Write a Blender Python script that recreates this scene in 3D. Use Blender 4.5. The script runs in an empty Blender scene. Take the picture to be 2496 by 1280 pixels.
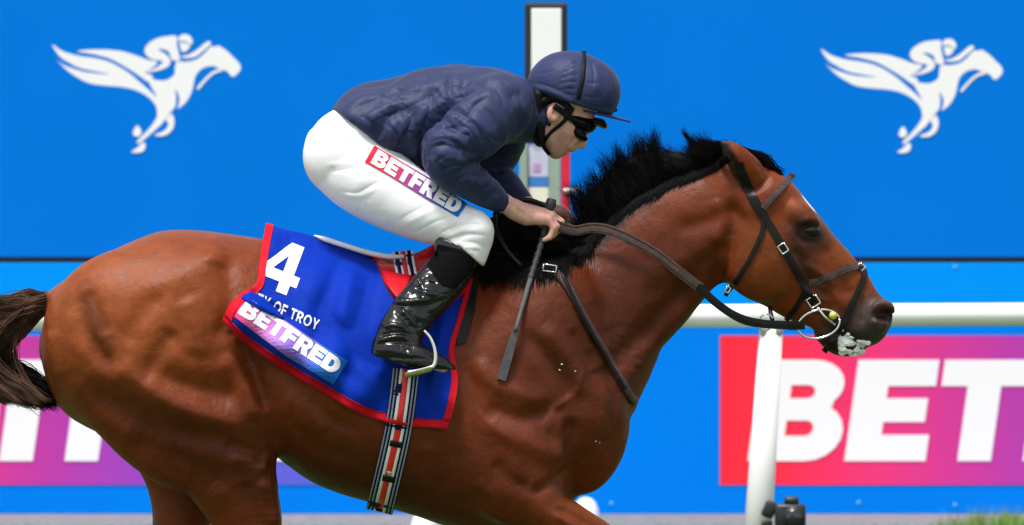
import bpy, bmesh, math, random
import numpy as np
from mathutils import Vector, Matrix, noise as mnoise
from mathutils.bvhtree import BVHTree

random.seed(7)
rng = np.random.default_rng(7)
SC = bpy.context.scene
COL = SC.collection

# ------------------------------------------------------------------ camera
# The horse runs along +X through y = 0; the photographer stands 24 m away on
# the -Y side with a 300 mm lens held level (lens shift frames the horse).
CAM_D = 24.0          # metres from the lens to the horse's centre plane
CAM_Z = 2.0           # lens height
PPM = 880.0           # photo pixels per metre at y = 0
YH = 268.0            # photo row of the horizon
cam = bpy.data.cameras.new('camera')
cam.sensor_width = 36.0
cam.lens = 36.0 * CAM_D / (2496.0 / PPM)
cam.shift_y = (YH - 640.0) / 2496.0
cam.clip_start = 0.5
cam.clip_end = 2000.0
cam.dof.use_dof = True
cam.dof.focus_distance = CAM_D - 0.15
cam.dof.aperture_fstop = 10.0
cam_o = bpy.data.objects.new('camera', cam)
COL.objects.link(cam_o)
cam_o.location = (0, -CAM_D, CAM_Z)
cam_o.rotation_euler = (math.radians(90), 0, 0)
SC.camera = cam_o

# ------------------------------------------------------------------ sky and sun (bright overcast)
SUN_EL, SUN_AZ = math.radians(70), math.radians(214)
world = bpy.data.worlds.new('World')
SC.world = world
world.use_nodes = True
wn, wl = world.node_tree.nodes, world.node_tree.links
wn.clear()
sky = wn.new('ShaderNodeTexSky')
sky.sky_type = 'NISHITA'
sky.sun_disc = False
sky.sun_elevation = SUN_EL
sky.sun_rotation = SUN_AZ
sky.air_density = 1.0
sky.dust_density = 1.5
hs = wn.new('ShaderNodeHueSaturation')
hs.inputs['Saturation'].default_value = 0.16      # cloud cover greys the sky
bg = wn.new('ShaderNodeBackground')
bg.inputs['Strength'].default_value = 0.07
wo = wn.new('ShaderNodeOutputWorld')
wl.new(sky.outputs['Color'], hs.inputs['Color'])
wl.new(hs.outputs['Color'], bg.inputs['Color'])
wl.new(bg.outputs['Background'], wo.inputs['Surface'])
sl = bpy.data.lights.new('sun', 'SUN')
sl.energy = 1.5
sl.angle = math.radians(11)
sl.color = (1.0, 0.965, 0.95)
so = bpy.data.objects.new('sun', sl)
COL.objects.link(so)
so.location = (-6, -9, 14)
_dir = Vector((-math.sin(SUN_AZ) * math.cos(SUN_EL), -math.cos(SUN_AZ) * math.cos(SUN_EL), -math.sin(SUN_EL)))
so.rotation_euler = _dir.to_track_quat('-Z', 'Y').to_euler()
SC.view_settings.view_transform = 'Standard'
SC.view_settings.look = 'None'
SC.view_settings.gamma = 1.0
SC.view_settings.use_curve_mapping = False
SC.view_settings.exposure = 1.44
SC.render.engine = 'CYCLES'
SC.cycles.use_denoising = True
SC.cycles.max_bounces = 6


# ------------------------------------------------------------------ helpers
def P(px, py, Y=0.0):
    """world point that stands at depth Y where the photo shows (px, py)"""
    s = (CAM_D + Y) / (CAM_D * PPM)
    return Vector(((px - 1248.0) * s, Y, CAM_Z - (py - YH) * s))


def srgb(r, g, b):
    f = lambda c: (c / 255.0 / 12.92) if c <= 10 else ((c / 255.0 + 0.055) / 1.055) ** 2.4
    return (f(r), f(g), f(b))


def mat(name, col, rough=0.5, metal=0.0, spec=0.5, var=None, bump=None, sheen=0.0, coat=0.0,
        sss=0.0, attr=None, stretch=None, rough_var=0.0, trans=0.0, crease=None, sheen_tint=(1, 1, 1)):
    m = bpy.data.materials.new(name)
    m.use_nodes = True
    nt = m.node_tree
    b = nt.nodes['Principled BSDF']
    b.inputs['Base Color'].default_value = (*col, 1)
    b.inputs['Roughness'].default_value = rough
    b.inputs['Metallic'].default_value = metal
    b.inputs['Specular IOR Level'].default_value = spec
    if sheen:
        b.inputs['Sheen Weight'].default_value = sheen
        b.inputs['Sheen Roughness'].default_value = 0.4
        b.inputs['Sheen Tint'].default_value = (*sheen_tint, 1)
    if coat:
        b.inputs['Coat Weight'].default_value = coat
        b.inputs['Coat Roughness'].default_value = 0.12
    if sss:
        b.inputs['Subsurface Weight'].default_value = sss
        b.inputs['Subsurface Radius'].default_value = (0.012, 0.005, 0.003)
        b.inputs['Subsurface Scale'].default_value = 0.6
    if trans:
        b.inputs['Transmission Weight'].default_value = trans
    tc = nt.nodes.new('ShaderNodeTexCoord')
    src = tc.outputs['Object']
    if stretch:
        mp = nt.nodes.new('ShaderNodeMapping')
        mp.inputs['Scale'].default_value = stretch
        nt.links.new(src, mp.inputs['Vector'])
        src = mp.outputs['Vector']
    colsock = None
    if attr:
        at = nt.nodes.new('ShaderNodeAttribute')
        at.attribute_name = attr
        colsock = at.outputs['Color']
    if var:
        sc_, amt = var
        nz = nt.nodes.new('ShaderNodeTexNoise')
        nz.inputs['Scale'].default_value = sc_
        nz.inputs['Detail'].default_value = 6
        nt.links.new(src, nz.inputs['Vector'])
        mr = nt.nodes.new('ShaderNodeMapRange')
        mr.inputs['From Min'].default_value = 0.3
        mr.inputs['From Max'].default_value = 0.7
        mr.inputs['To Min'].default_value = 1 - amt
        mr.inputs['To Max'].default_value = 1 + amt
        nt.links.new(nz.outputs['Fac'], mr.inputs['Value'])
        mx = nt.nodes.new('ShaderNodeVectorMath')
        mx.operation = 'SCALE'
        if colsock:
            nt.links.new(colsock, mx.inputs[0])
        else:
            mx.inputs[0].default_value = col
        nt.links.new(mr.outputs['Result'], mx.inputs['Scale'])
        colsock = mx.outputs['Vector']
        if rough_var:
            m2 = nt.nodes.new('ShaderNodeMapRange')
            m2.inputs['From Min'].default_value = 0.3
            m2.inputs['From Max'].default_value = 0.7
            m2.inputs['To Min'].default_value = rough - rough_var
            m2.inputs['To Max'].default_value = rough + rough_var
            nt.links.new(nz.outputs['Fac'], m2.inputs['Value'])
            nt.links.new(m2.outputs['Result'], b.inputs['Roughness'])
    if colsock:
        nt.links.new(colsock, b.inputs['Base Color'])
    if bump or crease:
        last = None
        for (sc_, dist, str_) in (crease or []):
            mp2 = nt.nodes.new('ShaderNodeMapping')
            mp2.inputs['Scale'].default_value = str_
            nt.links.new(tc.outputs['Object'], mp2.inputs['Vector'])
            nz = nt.nodes.new('ShaderNodeTexNoise')
            nz.inputs['Scale'].default_value = sc_
            nz.inputs['Detail'].default_value = 2.5
            nz.inputs['Distortion'].default_value = 0.6
            nt.links.new(mp2.outputs['Vector'], nz.inputs['Vector'])
            m1 = nt.nodes.new('ShaderNodeMath'); m1.operation = 'SUBTRACT'; m1.inputs[1].default_value = 0.5
            m2_ = nt.nodes.new('ShaderNodeMath'); m2_.operation = 'ABSOLUTE'
            m3 = nt.nodes.new('ShaderNodeMath'); m3.operation = 'POWER'; m3.inputs[1].default_value = 0.6
            nt.links.new(nz.outputs['Fac'], m1.inputs[0]); nt.links.new(m1.outputs[0], m2_.inputs[0]); nt.links.new(m2_.outputs[0], m3.inputs[0])
            bp = nt.nodes.new('ShaderNodeBump')
            bp.inputs['Strength'].default_value = 1.0
            bp.inputs['Distance'].default_value = dist
            nt.links.new(m3.outputs[0], bp.inputs['Height'])
            if last:
                nt.links.new(last, bp.inputs['Normal'])
            last = bp.outputs['Normal']
        for (sc_, dist, det) in ((bump if isinstance(bump, list) else [bump]) if bump else []):
            nz = nt.nodes.new('ShaderNodeTexNoise')
            nz.inputs['Scale'].default_value = sc_
            nz.inputs['Detail'].default_value = det
            nt.links.new(src, nz.inputs['Vector'])
            bp = nt.nodes.new('ShaderNodeBump')
            bp.inputs['Strength'].default_value = 1.0
            bp.inputs['Distance'].default_value = dist
            nt.links.new(nz.outputs['Fac'], bp.inputs['Height'])
            if last:
                nt.links.new(last, bp.inputs['Normal'])
            last = bp.outputs['Normal']
        nt.links.new(last, b.inputs['Normal'])
    return m


def ramp_mat(name, axis_from, axis_to, stops, rough=0.5, spec=0.15):
    """printed colour ramp running from one object-space point to another"""
    m = bpy.data.materials.new(name)
    m.use_nodes = True
    nt = m.node_tree
    b = nt.nodes['Principled BSDF']
    b.inputs['Roughness'].default_value = rough
    b.inputs['Specular IOR Level'].default_value = spec
    a, c = Vector(axis_from), Vector(axis_to)
    d = c - a
    tc = nt.nodes.new('ShaderNodeTexCoord')
    s = nt.nodes.new('ShaderNodeVectorMath'); s.operation = 'SUBTRACT'
    s.inputs[1].default_value = a
    nt.links.new(tc.outputs['Object'], s.inputs[0])
    dt = nt.nodes.new('ShaderNodeVectorMath'); dt.operation = 'DOT_PRODUCT'
    dt.inputs[1].default_value = d / d.length_squared
    nt.links.new(s.outputs['Vector'], dt.inputs[0])
    r = nt.nodes.new('ShaderNodeValToRGB')
    el = r.color_ramp.elements
    while len(el) < len(stops):
        el.new(0.5)
    for e, (p, c_) in zip(el, stops):
        e.position = p
        e.color = (*c_, 1)
    nt.links.new(dt.outputs['Value'], r.inputs['Fac'])
    nt.links.new(r.outputs['Color'], b.inputs['Base Color'])
    return m


def tag(o, label=None, cat=None, group=None, kind=None):
    if label: o['label'] = label
    if cat: o['category'] = cat
    if group: o['group'] = group
    if kind: o['kind'] = kind
    return o


def empty(name, loc, label, cat, group=None):
    o = bpy.data.objects.new(name, None)
    o.empty_display_size = 0.05
    COL.objects.link(o)
    o.location = loc
    return tag(o, label, cat, group)


def adopt(o, parent):
    """parent o (built in world coordinates) to a thing's Empty or to one of its parts"""
    o.parent = parent
    if parent.parent is None:
        o.matrix_parent_inverse = Matrix.Translation(-parent.location)


def link(name, me, m, parent=None):
    o = bpy.data.objects.new(name, me)
    COL.objects.link(o)
    if m is not None:
        me.materials.clear()
        me.materials.append(m)
    if parent is not None:
        adopt(o, parent)
    return o


def mesh_np(name, V, F, smooth=True):
    """numpy verts (n,3) and quads / tris (m,4|3) to a mesh"""
    V = np.asarray(V, np.float32)
    F = np.asarray(F, np.int32)
    me = bpy.data.meshes.new(name)
    k = F.shape[1]
    me.vertices.add(len(V)); me.vertices.foreach_set('co', V.ravel())
    me.loops.add(F.size); me.loops.foreach_set('vertex_index', F.ravel())
    me.polygons.add(len(F))
    me.polygons.foreach_set('loop_start', np.arange(0, F.size, k, dtype=np.int32))
    me.polygons.foreach_set('loop_total', np.full(len(F), k, np.int32))
    me.polygons.foreach_set('use_smooth', np.full(len(F), smooth))
    me.update(calc_edges=True)
    me.validate()
    return me


def obj_np(name, V, F, m, parent=None, smooth=True):
    return link(name, mesh_np(name, V, F, smooth), m, parent)


def obj_py(name, V, F, m, parent=None, smooth=False):
    me = bpy.data.meshes.new(name)
    me.from_pydata([tuple(v) for v in V], [], [tuple(f) for f in F])
    if smooth:
        me.polygons.foreach_set('use_smooth', [True] * len(me.polygons))
    me.update()
    return link(name, me, m, parent)


def obj_bm(name, bm, m, parent=None, smooth=False):
    me = bpy.data.meshes.new(name)
    bmesh.ops.recalc_face_normals(bm, faces=bm.faces)
    bm.to_mesh(me)
    bm.free()
    if smooth:
        me.polygons.foreach_set('use_smooth', [True] * len(me.polygons))
    me.update()
    return link(name, me, m, parent)


def add_box(bm, lo, hi, bevel=0.0, rot=None):
    r = bmesh.ops.create_cube(bm, size=1.0)
    vs = r['verts']
    c = (Vector(lo) + Vector(hi)) / 2
    d = Vector(hi) - Vector(lo)
    for v in vs:
        v.co = Vector((v.co.x * d.x, v.co.y * d.y, v.co.z * d.z))
    if bevel:
        es = list({e for v in vs for e in v.link_edges})
        rb = bmesh.ops.bevel(bm, geom=es, offset=bevel, segments=2, affect='EDGES', profile=0.5)
        vs = rb['verts']
        vs = list({v for f in rb['faces'] for v in f.verts} | {v for v in vs})
    for v in vs:
        co = v.co
        if rot is not None:
            co = rot @ co
        v.co = co + c


def box_obj(name, lo, hi, m, parent=None, bevel=0.0, rot=None):
    bm = bmesh.new()
    add_box(bm, lo, hi, bevel, rot)
    return obj_bm(name, bm, m, parent)


def catmull(pts, n=8, closed=False):
    pts = np.asarray(pts, float)
    out = []
    N = len(pts)
    segs = N if closed else N - 1
    for i in range(segs):
        p1, p2 = pts[i], pts[(i + 1) % N]
        if closed:
            p0, p3 = pts[i - 1], pts[(i + 2) % N]
        else:
            p0 = pts[i - 1] if i > 0 else 2 * p1 - p2
            p3 = pts[i + 2] if i + 2 < N else 2 * p2 - p1
        t = np.linspace(0, 1, n, endpoint=False)[:, None]
        out.append(0.5 * ((2 * p1) + (-p0 + p2) * t + (2 * p0 - 5 * p1 + 4 * p2 - p3) * t ** 2
                          + (-p0 + 3 * p1 - 3 * p2 + p3) * t ** 3))
    out = np.concatenate(out)
    if not closed:
        out = np.vstack([out, pts[-1]])
    return out


def two_parts(name, V, F, m, parent):
    n, k = len(V) // 2, len(F) // 2
    obj_np(name, V[:n], F[:k], m, parent, False)
    return obj_np(name, V[n:], F[k:] - n, m, parent, False)


def tube_mesh(paths, sides=6, caps=True):
    """paths: list of (points (n,3), radii (n,)); one mesh of tapered tubes"""
    V, F, base = [], [], 0
    for pts, rad in paths:
        pts = np.asarray(pts, float)
        rad = np.broadcast_to(np.asarray(rad, float), (len(pts),))
        tan = np.gradient(pts, axis=0)
        tan /= np.linalg.norm(tan, axis=1)[:, None] + 1e-9
        ref = np.array([0, 1.0, 0]) if abs(tan[0][1]) < 0.9 else np.array([1.0, 0, 0])
        u = np.cross(tan, ref); u /= np.linalg.norm(u, axis=1)[:, None] + 1e-9
        w = np.cross(tan, u)
        a = np.arange(sides) * 2 * math.pi / sides
        ring = (pts[:, None, :] + rad[:, None, None] * (np.cos(a)[None, :, None] * u[:, None, :] + np.sin(a)[None, :, None] * w[:, None, :]))
        V.append(ring.reshape(-1, 3))
        n = len(pts)
        i = np.arange(n - 1)[:, None] * sides
        j = np.arange(sides)[None, :]
        j2 = (j + 1) % sides
        q = np.stack([i + j, i + j2, i + sides + j2, i + sides + j], -1).reshape(-1, 4) + base
        F.append(q)
        if caps and sides == 4:
            F.append(np.array([[3, 2, 1, 0]]) + base)
            F.append(np.array([[0, 1, 2, 3]]) + base + (n - 1) * sides)
        elif caps and sides == 8:
            for b0, rev in ((base, True), (base + (n - 1) * sides, False)):
                qs = np.array([[0, 1, 2, 3], [0, 3, 4, 7], [4, 5, 6, 7]])
                F.append((qs[:, ::-1] if rev else qs) + b0)
        base += n * sides
    return np.concatenate(V), np.concatenate(F)


def tube_obj(name, paths, m, parent=None, sides=8):
    V, F = tube_mesh(paths, sides)
    return obj_np(name, V, F, m, parent)


# ------------------------------------------------------------------ implicit-surface modelling
def smin(a, b, k):
    h = np.maximum(k - np.abs(a - b), 0) / k
    return np.minimum(a, b) - h * h * k * 0.25


class Field:
    def __init__(self, lo, hi, h):
        self.h = h
        self.lo = np.array(lo, float)
        self.n = np.ceil((np.array(hi) - self.lo) / h).astype(int) + 1
        self.ax = [self.lo[i] + h * np.arange(self.n[i]) for i in range(3)]
        self.F = np.full(self.n, 0.5, np.float32)

    def sub(self, lo, hi):
        sl = []
        for i in range(3):
            a = int(np.clip(np.floor((lo[i] - self.lo[i]) / self.h), 0, self.n[i] - 1))
            b = int(np.clip(np.ceil((hi[i] - self.lo[i]) / self.h) + 1, a + 1, self.n[i]))
            sl.append(slice(a, b))
        sl = tuple(sl)
        return sl, [self.ax[i][sl[i]].astype(np.float32) for i in range(3)]

    def put(self, sl, d, k, op):
        if op == 'u':
            self.F[sl] = smin(self.F[sl], d, k)
        elif op == 's':
            self.F[sl] = -smin(-self.F[sl], d, k)
        elif op == 'i':
            self.F[sl] = -smin(-self.F[sl], -d, k)

    # chain of elliptical sections in the XZ plane; knots: (px, py, r_px, y, ry)
    def chain(self, knots, k=0.03, n=6, op='u', both=False):
        K = []
        for (px, py, r, y, ry) in knots:
            p = P(px, py, y)
            K.append((p.x, p.z, r / PPM * (CAM_D + y) / CAM_D, y, ry))
        K = catmull(K, n)
        for sgn in ((1, -1) if both else (1,)):
            k2 = K.copy(); k2[:, 3] *= sgn
            self._chain(k2, k, op)

    def _chain(self, K, k, op):
        m = k + 0.02
        lo = (np.min(K[:, 0] - K[:, 2]) - m, np.min(K[:, 3] - K[:, 4]) - m, np.min(K[:, 1] - K[:, 2]) - m)
        hi = (np.max(K[:, 0] + K[:, 2]) + m, np.max(K[:, 3] + K[:, 4]) + m, np.max(K[:, 1] + K[:, 2]) + m)
        sl, (xs, ys, zs) = self.sub(lo, hi)
        X, Z = np.meshgrid(xs, zs, indexing='ij')
        best = np.full(X.shape, 1e9, np.float32)
        DU = np.zeros_like(best); RU = np.ones_like(best); RY = np.ones_like(best); YC = np.zeros_like(best)
        for a, b in zip(K[:-1], K[1:]):
            dx, dz = b[0] - a[0], b[1] - a[1]
            L2 = dx * dx + dz * dz + 1e-12
            t = np.clip(((X - a[0]) * dx + (Z - a[1]) * dz) / L2, 0, 1)
            du = np.hypot(X - a[0] - t * dx, Z - a[1] - t * dz)
            ru = a[2] + t * (b[2] - a[2])
            q = du / ru
            w = q < best
            best = np.where(w, q, best)
            DU = np.where(w, du, DU); RU = np.where(w, ru, RU)
            RY = np.where(w, a[4] + t * (b[4] - a[4]), RY)
            YC = np.where(w, a[3] + t * (b[3] - a[3]), YC)
        v = ys[None, :, None] - YC[:, None, :]
        du, ru, ry = DU[:, None, :], RU[:, None, :], RY[:, None, :]
        k0 = np.sqrt((du / ru) ** 2 + (v / ry) ** 2)
        k1 = np.sqrt((du / ru ** 2) ** 2 + (v / ry ** 2) ** 2)
        d = np.where(k1 < 1e-5, -np.minimum(ru, ry), k0 * (k0 - 1) / np.maximum(k1, 1e-5)).astype(np.float32)
        self.put(sl, d, k, op)

    # round-cone chain in full 3D; pts: (px, py, y, r_m)
    def cap(self, pts, k=0.01, op='u', n=1, both=False):
        W = []
        for (px, py, y, r) in pts:
            p = P(px, py, y)
            W.append((p.x, p.y, p.z, r))
        W = np.array(W)
        if n > 1:
            W = catmull(W, n)
        for sgn in ((1, -1) if both else (1,)):
            Q = W.copy(); Q[:, 1] *= sgn
            m = k + 0.012
            lo = (Q[:, :3] - Q[:, 3:]).min(0) - m
            hi = (Q[:, :3] + Q[:, 3:]).max(0) + m
            sl, (xs, ys, zs) = self.sub(lo, hi)
            X, Y, Z = xs[:, None, None], ys[None, :, None], zs[None, None, :]
            D = None
            for a, b in zip(Q[:-1], Q[1:]):
                e = b[:3] - a[:3]
                L2 = float(e @ e) + 1e-12
                t = np.clip(((X - a[0]) * e[0] + (Y - a[1]) * e[1] + (Z - a[2]) * e[2]) / L2, 0, 1)
                d = np.sqrt((X - a[0] - t * e[0]) ** 2 + (Y - a[1] - t * e[1]) ** 2 + (Z - a[2] - t * e[2]) ** 2) - (a[3] + t * (b[3] - a[3]))
                D = d if D is None else np.minimum(D, d)
            self.put(sl, D.astype(np.float32), k, op)

    # ellipsoid: centre (px,py,y), radii (px along, m across, px perpendicular), angle in the picture plane
    def ell(self, c, r, ang=0.0, k=0.03, op='u', both=False):
        p = P(*c)
        s = (CAM_D + c[2]) / (CAM_D * PPM)
        a, b, cc = r[0] * s, r[1], r[2] * s
        R = max(a, cc)
        ca, sa = math.cos(math.radians(ang)), math.sin(math.radians(ang))
        for sgn in ((1, -1) if both else (1,)):
            m = k + 0.02
            sl, (xs, ys, zs) = self.sub((p.x - R - m, sgn * p.y - b - m, p.z - R - m), (p.x + R + m, sgn * p.y + b + m, p.z + R + m))
            X, Z = np.meshgrid(xs - p.x, zs - p.z, indexing='ij')
            U, W = X * ca + Z * sa, -X * sa + Z * ca
            y = (ys - sgn * p.y)[None, :, None]
            U, W = U[:, None, :], W[:, None, :]
            k0 = np.sqrt((U / a) ** 2 + (y / b) ** 2 + (W / cc) ** 2)
            k1 = np.sqrt((U / a ** 2) ** 2 + (y / b ** 2) ** 2 + (W / cc ** 2) ** 2)
            d = np.where(k1 < 1e-5, -min(a, b, cc), k0 * (k0 - 1) / np.maximum(k1, 1e-5)).astype(np.float32)
            self.put(sl, d, k, op)

    # body lofted along an axis in the picture plane: per knot (s, upper, lower, half width, belly fraction, exponent)
    def profile(self, o, d, knots, k=0.03):
        o = np.array(o, float); d = np.array(d, float); d /= np.linalg.norm(d)
        T = catmull(np.array(knots, float), 10)
        T = T[np.argsort(T[:, 0], kind='stable')]
        S = T[:, 0]
        px = self.ax[0] * PPM + 1248.0
        py = YH + (CAM_Z - self.ax[2]) * PPM
        PX, PY = np.meshgrid(px, py, indexing='ij')
        s = (PX - o[0]) * d[0] + (PY - o[1]) * d[1]
        u = (PX - o[0]) * d[1] - (PY - o[1]) * d[0]      # positive = picture-up side of the axis
        sc = np.clip(s, S[0], S[-1])
        ex = np.abs(s - sc)
        top = np.interp(sc, S, T[:, 1]); bot = np.interp(sc, S, T[:, 2])
        w = np.interp(sc, S, T[:, 3]); fr = np.interp(sc, S, T[:, 4]); ne = np.interp(sc, S, T[:, 5])
        mid = top + (bot - top) * fr
        ru = np.where(u > mid, top - mid, mid - bot) / PPM
        ru = np.maximum(ru, 1e-3); w = np.maximum(w, 1e-3)
        du = np.abs(u - mid) / PPM
        ne = np.where(u > mid, ne, 2.1)
        a3 = lambda a: a[:, None, :].astype(np.float32)
        y = np.abs(self.ax[1]).astype(np.float32)[None, :, None]
        g = (a3(du / ru) ** a3(ne) + (y / a3(w)) ** a3(ne)) ** (1 / a3(ne))
        dd = (g - 1) * np.minimum(a3(ru), a3(w))
        dd = np.sqrt(np.maximum(dd, 0) ** 2 + a3(ex / PPM) ** 2) + np.minimum(dd, 0) + 0 * dd
        dd = np.where(a3(ex) > 0, np.maximum(dd, a3(ex / PPM)), dd)
        self.F = smin(self.F, dd.astype(np.float32), k)

    def half(self, pa, pb, k=0.004, keep=1, y=0.0, xmin=None, xmax=None):
        """cut along the picture line pa->pb; keep the side to the picture-left (+1) of the direction"""
        a, b = P(*pa, y), P(*pb, y)
        e = Vector((b.x - a.x, b.z - a.z)).normalized()
        X, Z = np.meshgrid(self.ax[0], self.ax[2], indexing='ij')
        d = ((X - a.x) * e.y - (Z - a.z) * e.x) * keep
        if xmin is not None:
            d = np.where(X < P(xmin, 0, y).x, -1.0, d)
        if xmax is not None:
            d = np.where(X > P(xmax, 0, y).x, -1.0, d)
        self.F = -smin(-self.F, -d[:, None, :].astype(np.float32), k)

    def mesh(self):
        F = self.F
        F[0] = F[-1] = 0.1; F[:, 0] = F[:, -1] = 0.1; F[:, :, 0] = F[:, :, -1] = 0.1
        ins = F < 0
        n = np.array(F.shape) - 1
        cnt = np.zeros(n, np.uint8)
        for dx in (0, 1):
            for dy in (0, 1):
                for dz in (0, 1):
                    cnt += ins[dx:n[0] + dx, dy:n[1] + dy, dz:n[2] + dz]
        act = np.argwhere((cnt > 0) & (cnt < 8))
        idx = np.full(n, -1, np.int32)
        idx[tuple(act.T)] = np.arange(len(act))
        off = np.array([[i, j, k] for i in (0, 1) for j in (0, 1) for k in (0, 1)])
        val = np.stack([F[tuple((act + o).T)] for o in off], 1)
        acc = np.zeros((len(act), 3)); num = np.zeros(len(act))
        for a in range(8):
            for b in range(a + 1, 8):
                if np.abs(off[a] - off[b]).sum() != 1:
                    continue
                va, vb = val[:, a], val[:, b]
                c = (va < 0) != (vb < 0)
                t = np.where(c, va / np.where(va == vb, 1, va - vb), 0)
                pos = off[a] + t[:, None] * (off[b] - off[a])
                acc += pos * c[:, None]; num += c
        V = self.lo + (act + acc / num[:, None]) * self.h
        faces = []
        for axn in range(3):
            o1, o2 = [i for i in range(3) if i != axn]
            a_sl = [slice(None)] * 3; b_sl = [slice(None)] * 3
            a_sl[axn] = slice(0, -1); b_sl[axn] = slice(1, None)
            A, B = ins[tuple(a_sl)], ins[tuple(b_sl)]
            e = np.argwhere(A != B)
            e = e[(e[:, o1] > 0) & (e[:, o2] > 0) & (e[:, o1] < n[o1]) & (e[:, o2] < n[o2])]
            flip = A[tuple(e.T)]
            q = []
            for (d1, d2) in ((-1, -1), (0, -1), (0, 0), (-1, 0)):
                c = e.copy(); c[:, o1] += d1; c[:, o2] += d2
                q.append(idx[tuple(c.T)])
            q = np.stack(q, 1)
            if axn == 1:
                flip = ~flip
            q = np.where(flip[:, None], q, q[:, ::-1])
            faces.append(q)
        Fq = np.concatenate(faces)
        Fq = Fq[(Fq >= 0).all(1)]
        return V, Fq


def normals(V, F):
    a, b, c, d = (V[F[:, i]] for i in range(4))
    fn = np.cross(c - a, d - b)
    N = np.zeros_like(V)
    for i in range(4):
        for j in range(3):
            N[:, j] += np.bincount(F[:, i], fn[:, j], len(V))
    return N / (np.linalg.norm(N, axis=1)[:, None] + 1e-12)


def relax(V, F, it=2, lam=0.5):
    E = np.concatenate([F[:, [0, 1]], F[:, [1, 2]], F[:, [2, 3]], F[:, [3, 0]]])
    deg = np.bincount(E[:, 0], minlength=len(V)) + np.bincount(E[:, 1], minlength=len(V))
    for _ in range(it):
        S = np.zeros_like(V)
        for j in range(3):
            S[:, j] = np.bincount(E[:, 0], V[E[:, 1], j], len(V)) + np.bincount(E[:, 1], V[E[:, 0], j], len(V))
        V = V + lam * (S / np.maximum(deg, 1)[:, None] - V)
    return V


def to_px(V):
    s = CAM_D * PPM / (CAM_D + V[:, 1])
    return np.stack([1248 + V[:, 0] * s, YH + (CAM_Z - V[:, 2]) * s], 1)


def poly_dist(Q, pts):
    pts = np.asarray(pts, float)
    best = np.full(len(Q), 1e9); tt = np.zeros(len(Q))
    L = np.concatenate([[0], np.cumsum(np.linalg.norm(np.diff(pts, axis=0), axis=1))])
    for i in range(len(pts) - 1):
        e = pts[i + 1] - pts[i]
        t = np.clip(((Q - pts[i]) @ e) / (e @ e + 1e-9), 0, 1)
        d = np.linalg.norm(Q - pts[i] - t[:, None] * e, axis=1)
        w = d < best
        best = np.where(w, d, best)
        tt = np.where(w, (L[i] + t * (L[i + 1] - L[i])) / L[-1], tt)
    return best, tt


def sculpt(V, F, strokes, side=None, sharp=False):
    """strokes (mm, width_px, [(px,py)...]) raise (+) or cut (-) the surface seen from the side"""
    N = normals(V, F)
    Q = to_px(V)
    D = np.zeros(len(V))
    for (amp, wid, pts) in strokes:
        pts = catmull(pts, 5) if len(pts) > 2 else np.asarray(pts, float)
        lo, hi = pts.min(0) - 3 * wid, pts.max(0) + 3 * wid
        m = np.where((Q[:, 0] > lo[0]) & (Q[:, 0] < hi[0]) & (Q[:, 1] > lo[1]) & (Q[:, 1] < hi[1]))[0]
        if side is not None:
            m = m[(V[m, 1] * side > 0)]
        if not len(m):
            continue
        d, t = poly_dist(Q[m], pts)
        w = (np.exp(-(d / wid) ** 2) if not (sharp and amp < 0) else np.exp(-1.25 * d / wid)) * np.clip(np.sin(np.pi * np.clip(t, 0.02, 0.98)) * 2.2, 0, 1)
        D[m] += amp * 0.001 * w * np.clip(np.abs(N[m, 1]) * 1.6, 0, 1)
    return V + N * D[:, None]


def fbm(V, freq, seed=0, octv=3):
    """cheap smooth noise from summed sines, vectorised"""
    r = np.random.default_rng(seed)
    out = np.zeros(len(V)); amp = 1.0; tot = 0
    for o in range(octv):
        for _ in range(4):
            k = r.normal(size=3); k *= freq * (2 ** o) * r.uniform(0.7, 1.3) / np.linalg.norm(k)
            out += amp * np.sin(V @ k + r.uniform(0, 6.28)) / 4
        tot += amp; amp *= 0.5
    return out / tot


def creases(V, seed, freq, aniso=(1, 1, 1), warp=0.6):
    """sharp-valleyed cloth wrinkles: 0 on the ridges, down to -1 in the creases"""
    W = V * np.array(aniso)
    w = np.stack([fbm(W, freq * .5, seed + i, 2) for i in range(3)], 1)
    f = fbm(W + w * warp / freq * 3, freq, seed + 9, 2)
    return -np.exp(-(f / .09) ** 2)


def subdivide(V, F, smooth=2):
    """split every quad in four and round the result"""
    n = len(V)
    E = np.concatenate([F[:, [0, 1]], F[:, [1, 2]], F[:, [2, 3]], F[:, [3, 0]]])
    U, inv = np.unique(np.sort(E, axis=1), axis=0, return_inverse=True)
    inv = inv.reshape(4, -1) + n
    W = np.concatenate([V, (V[U[:, 0]] + V[U[:, 1]]) / 2, V[F].mean(1)])
    c = np.arange(len(F)) + n + len(U)
    q = [np.stack([F[:, i], inv[i], c, inv[i - 1]], 1) for i in range(4)]
    F2 = np.concatenate(q)
    return relax(W, F2, smooth, 0.5), F2


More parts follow.
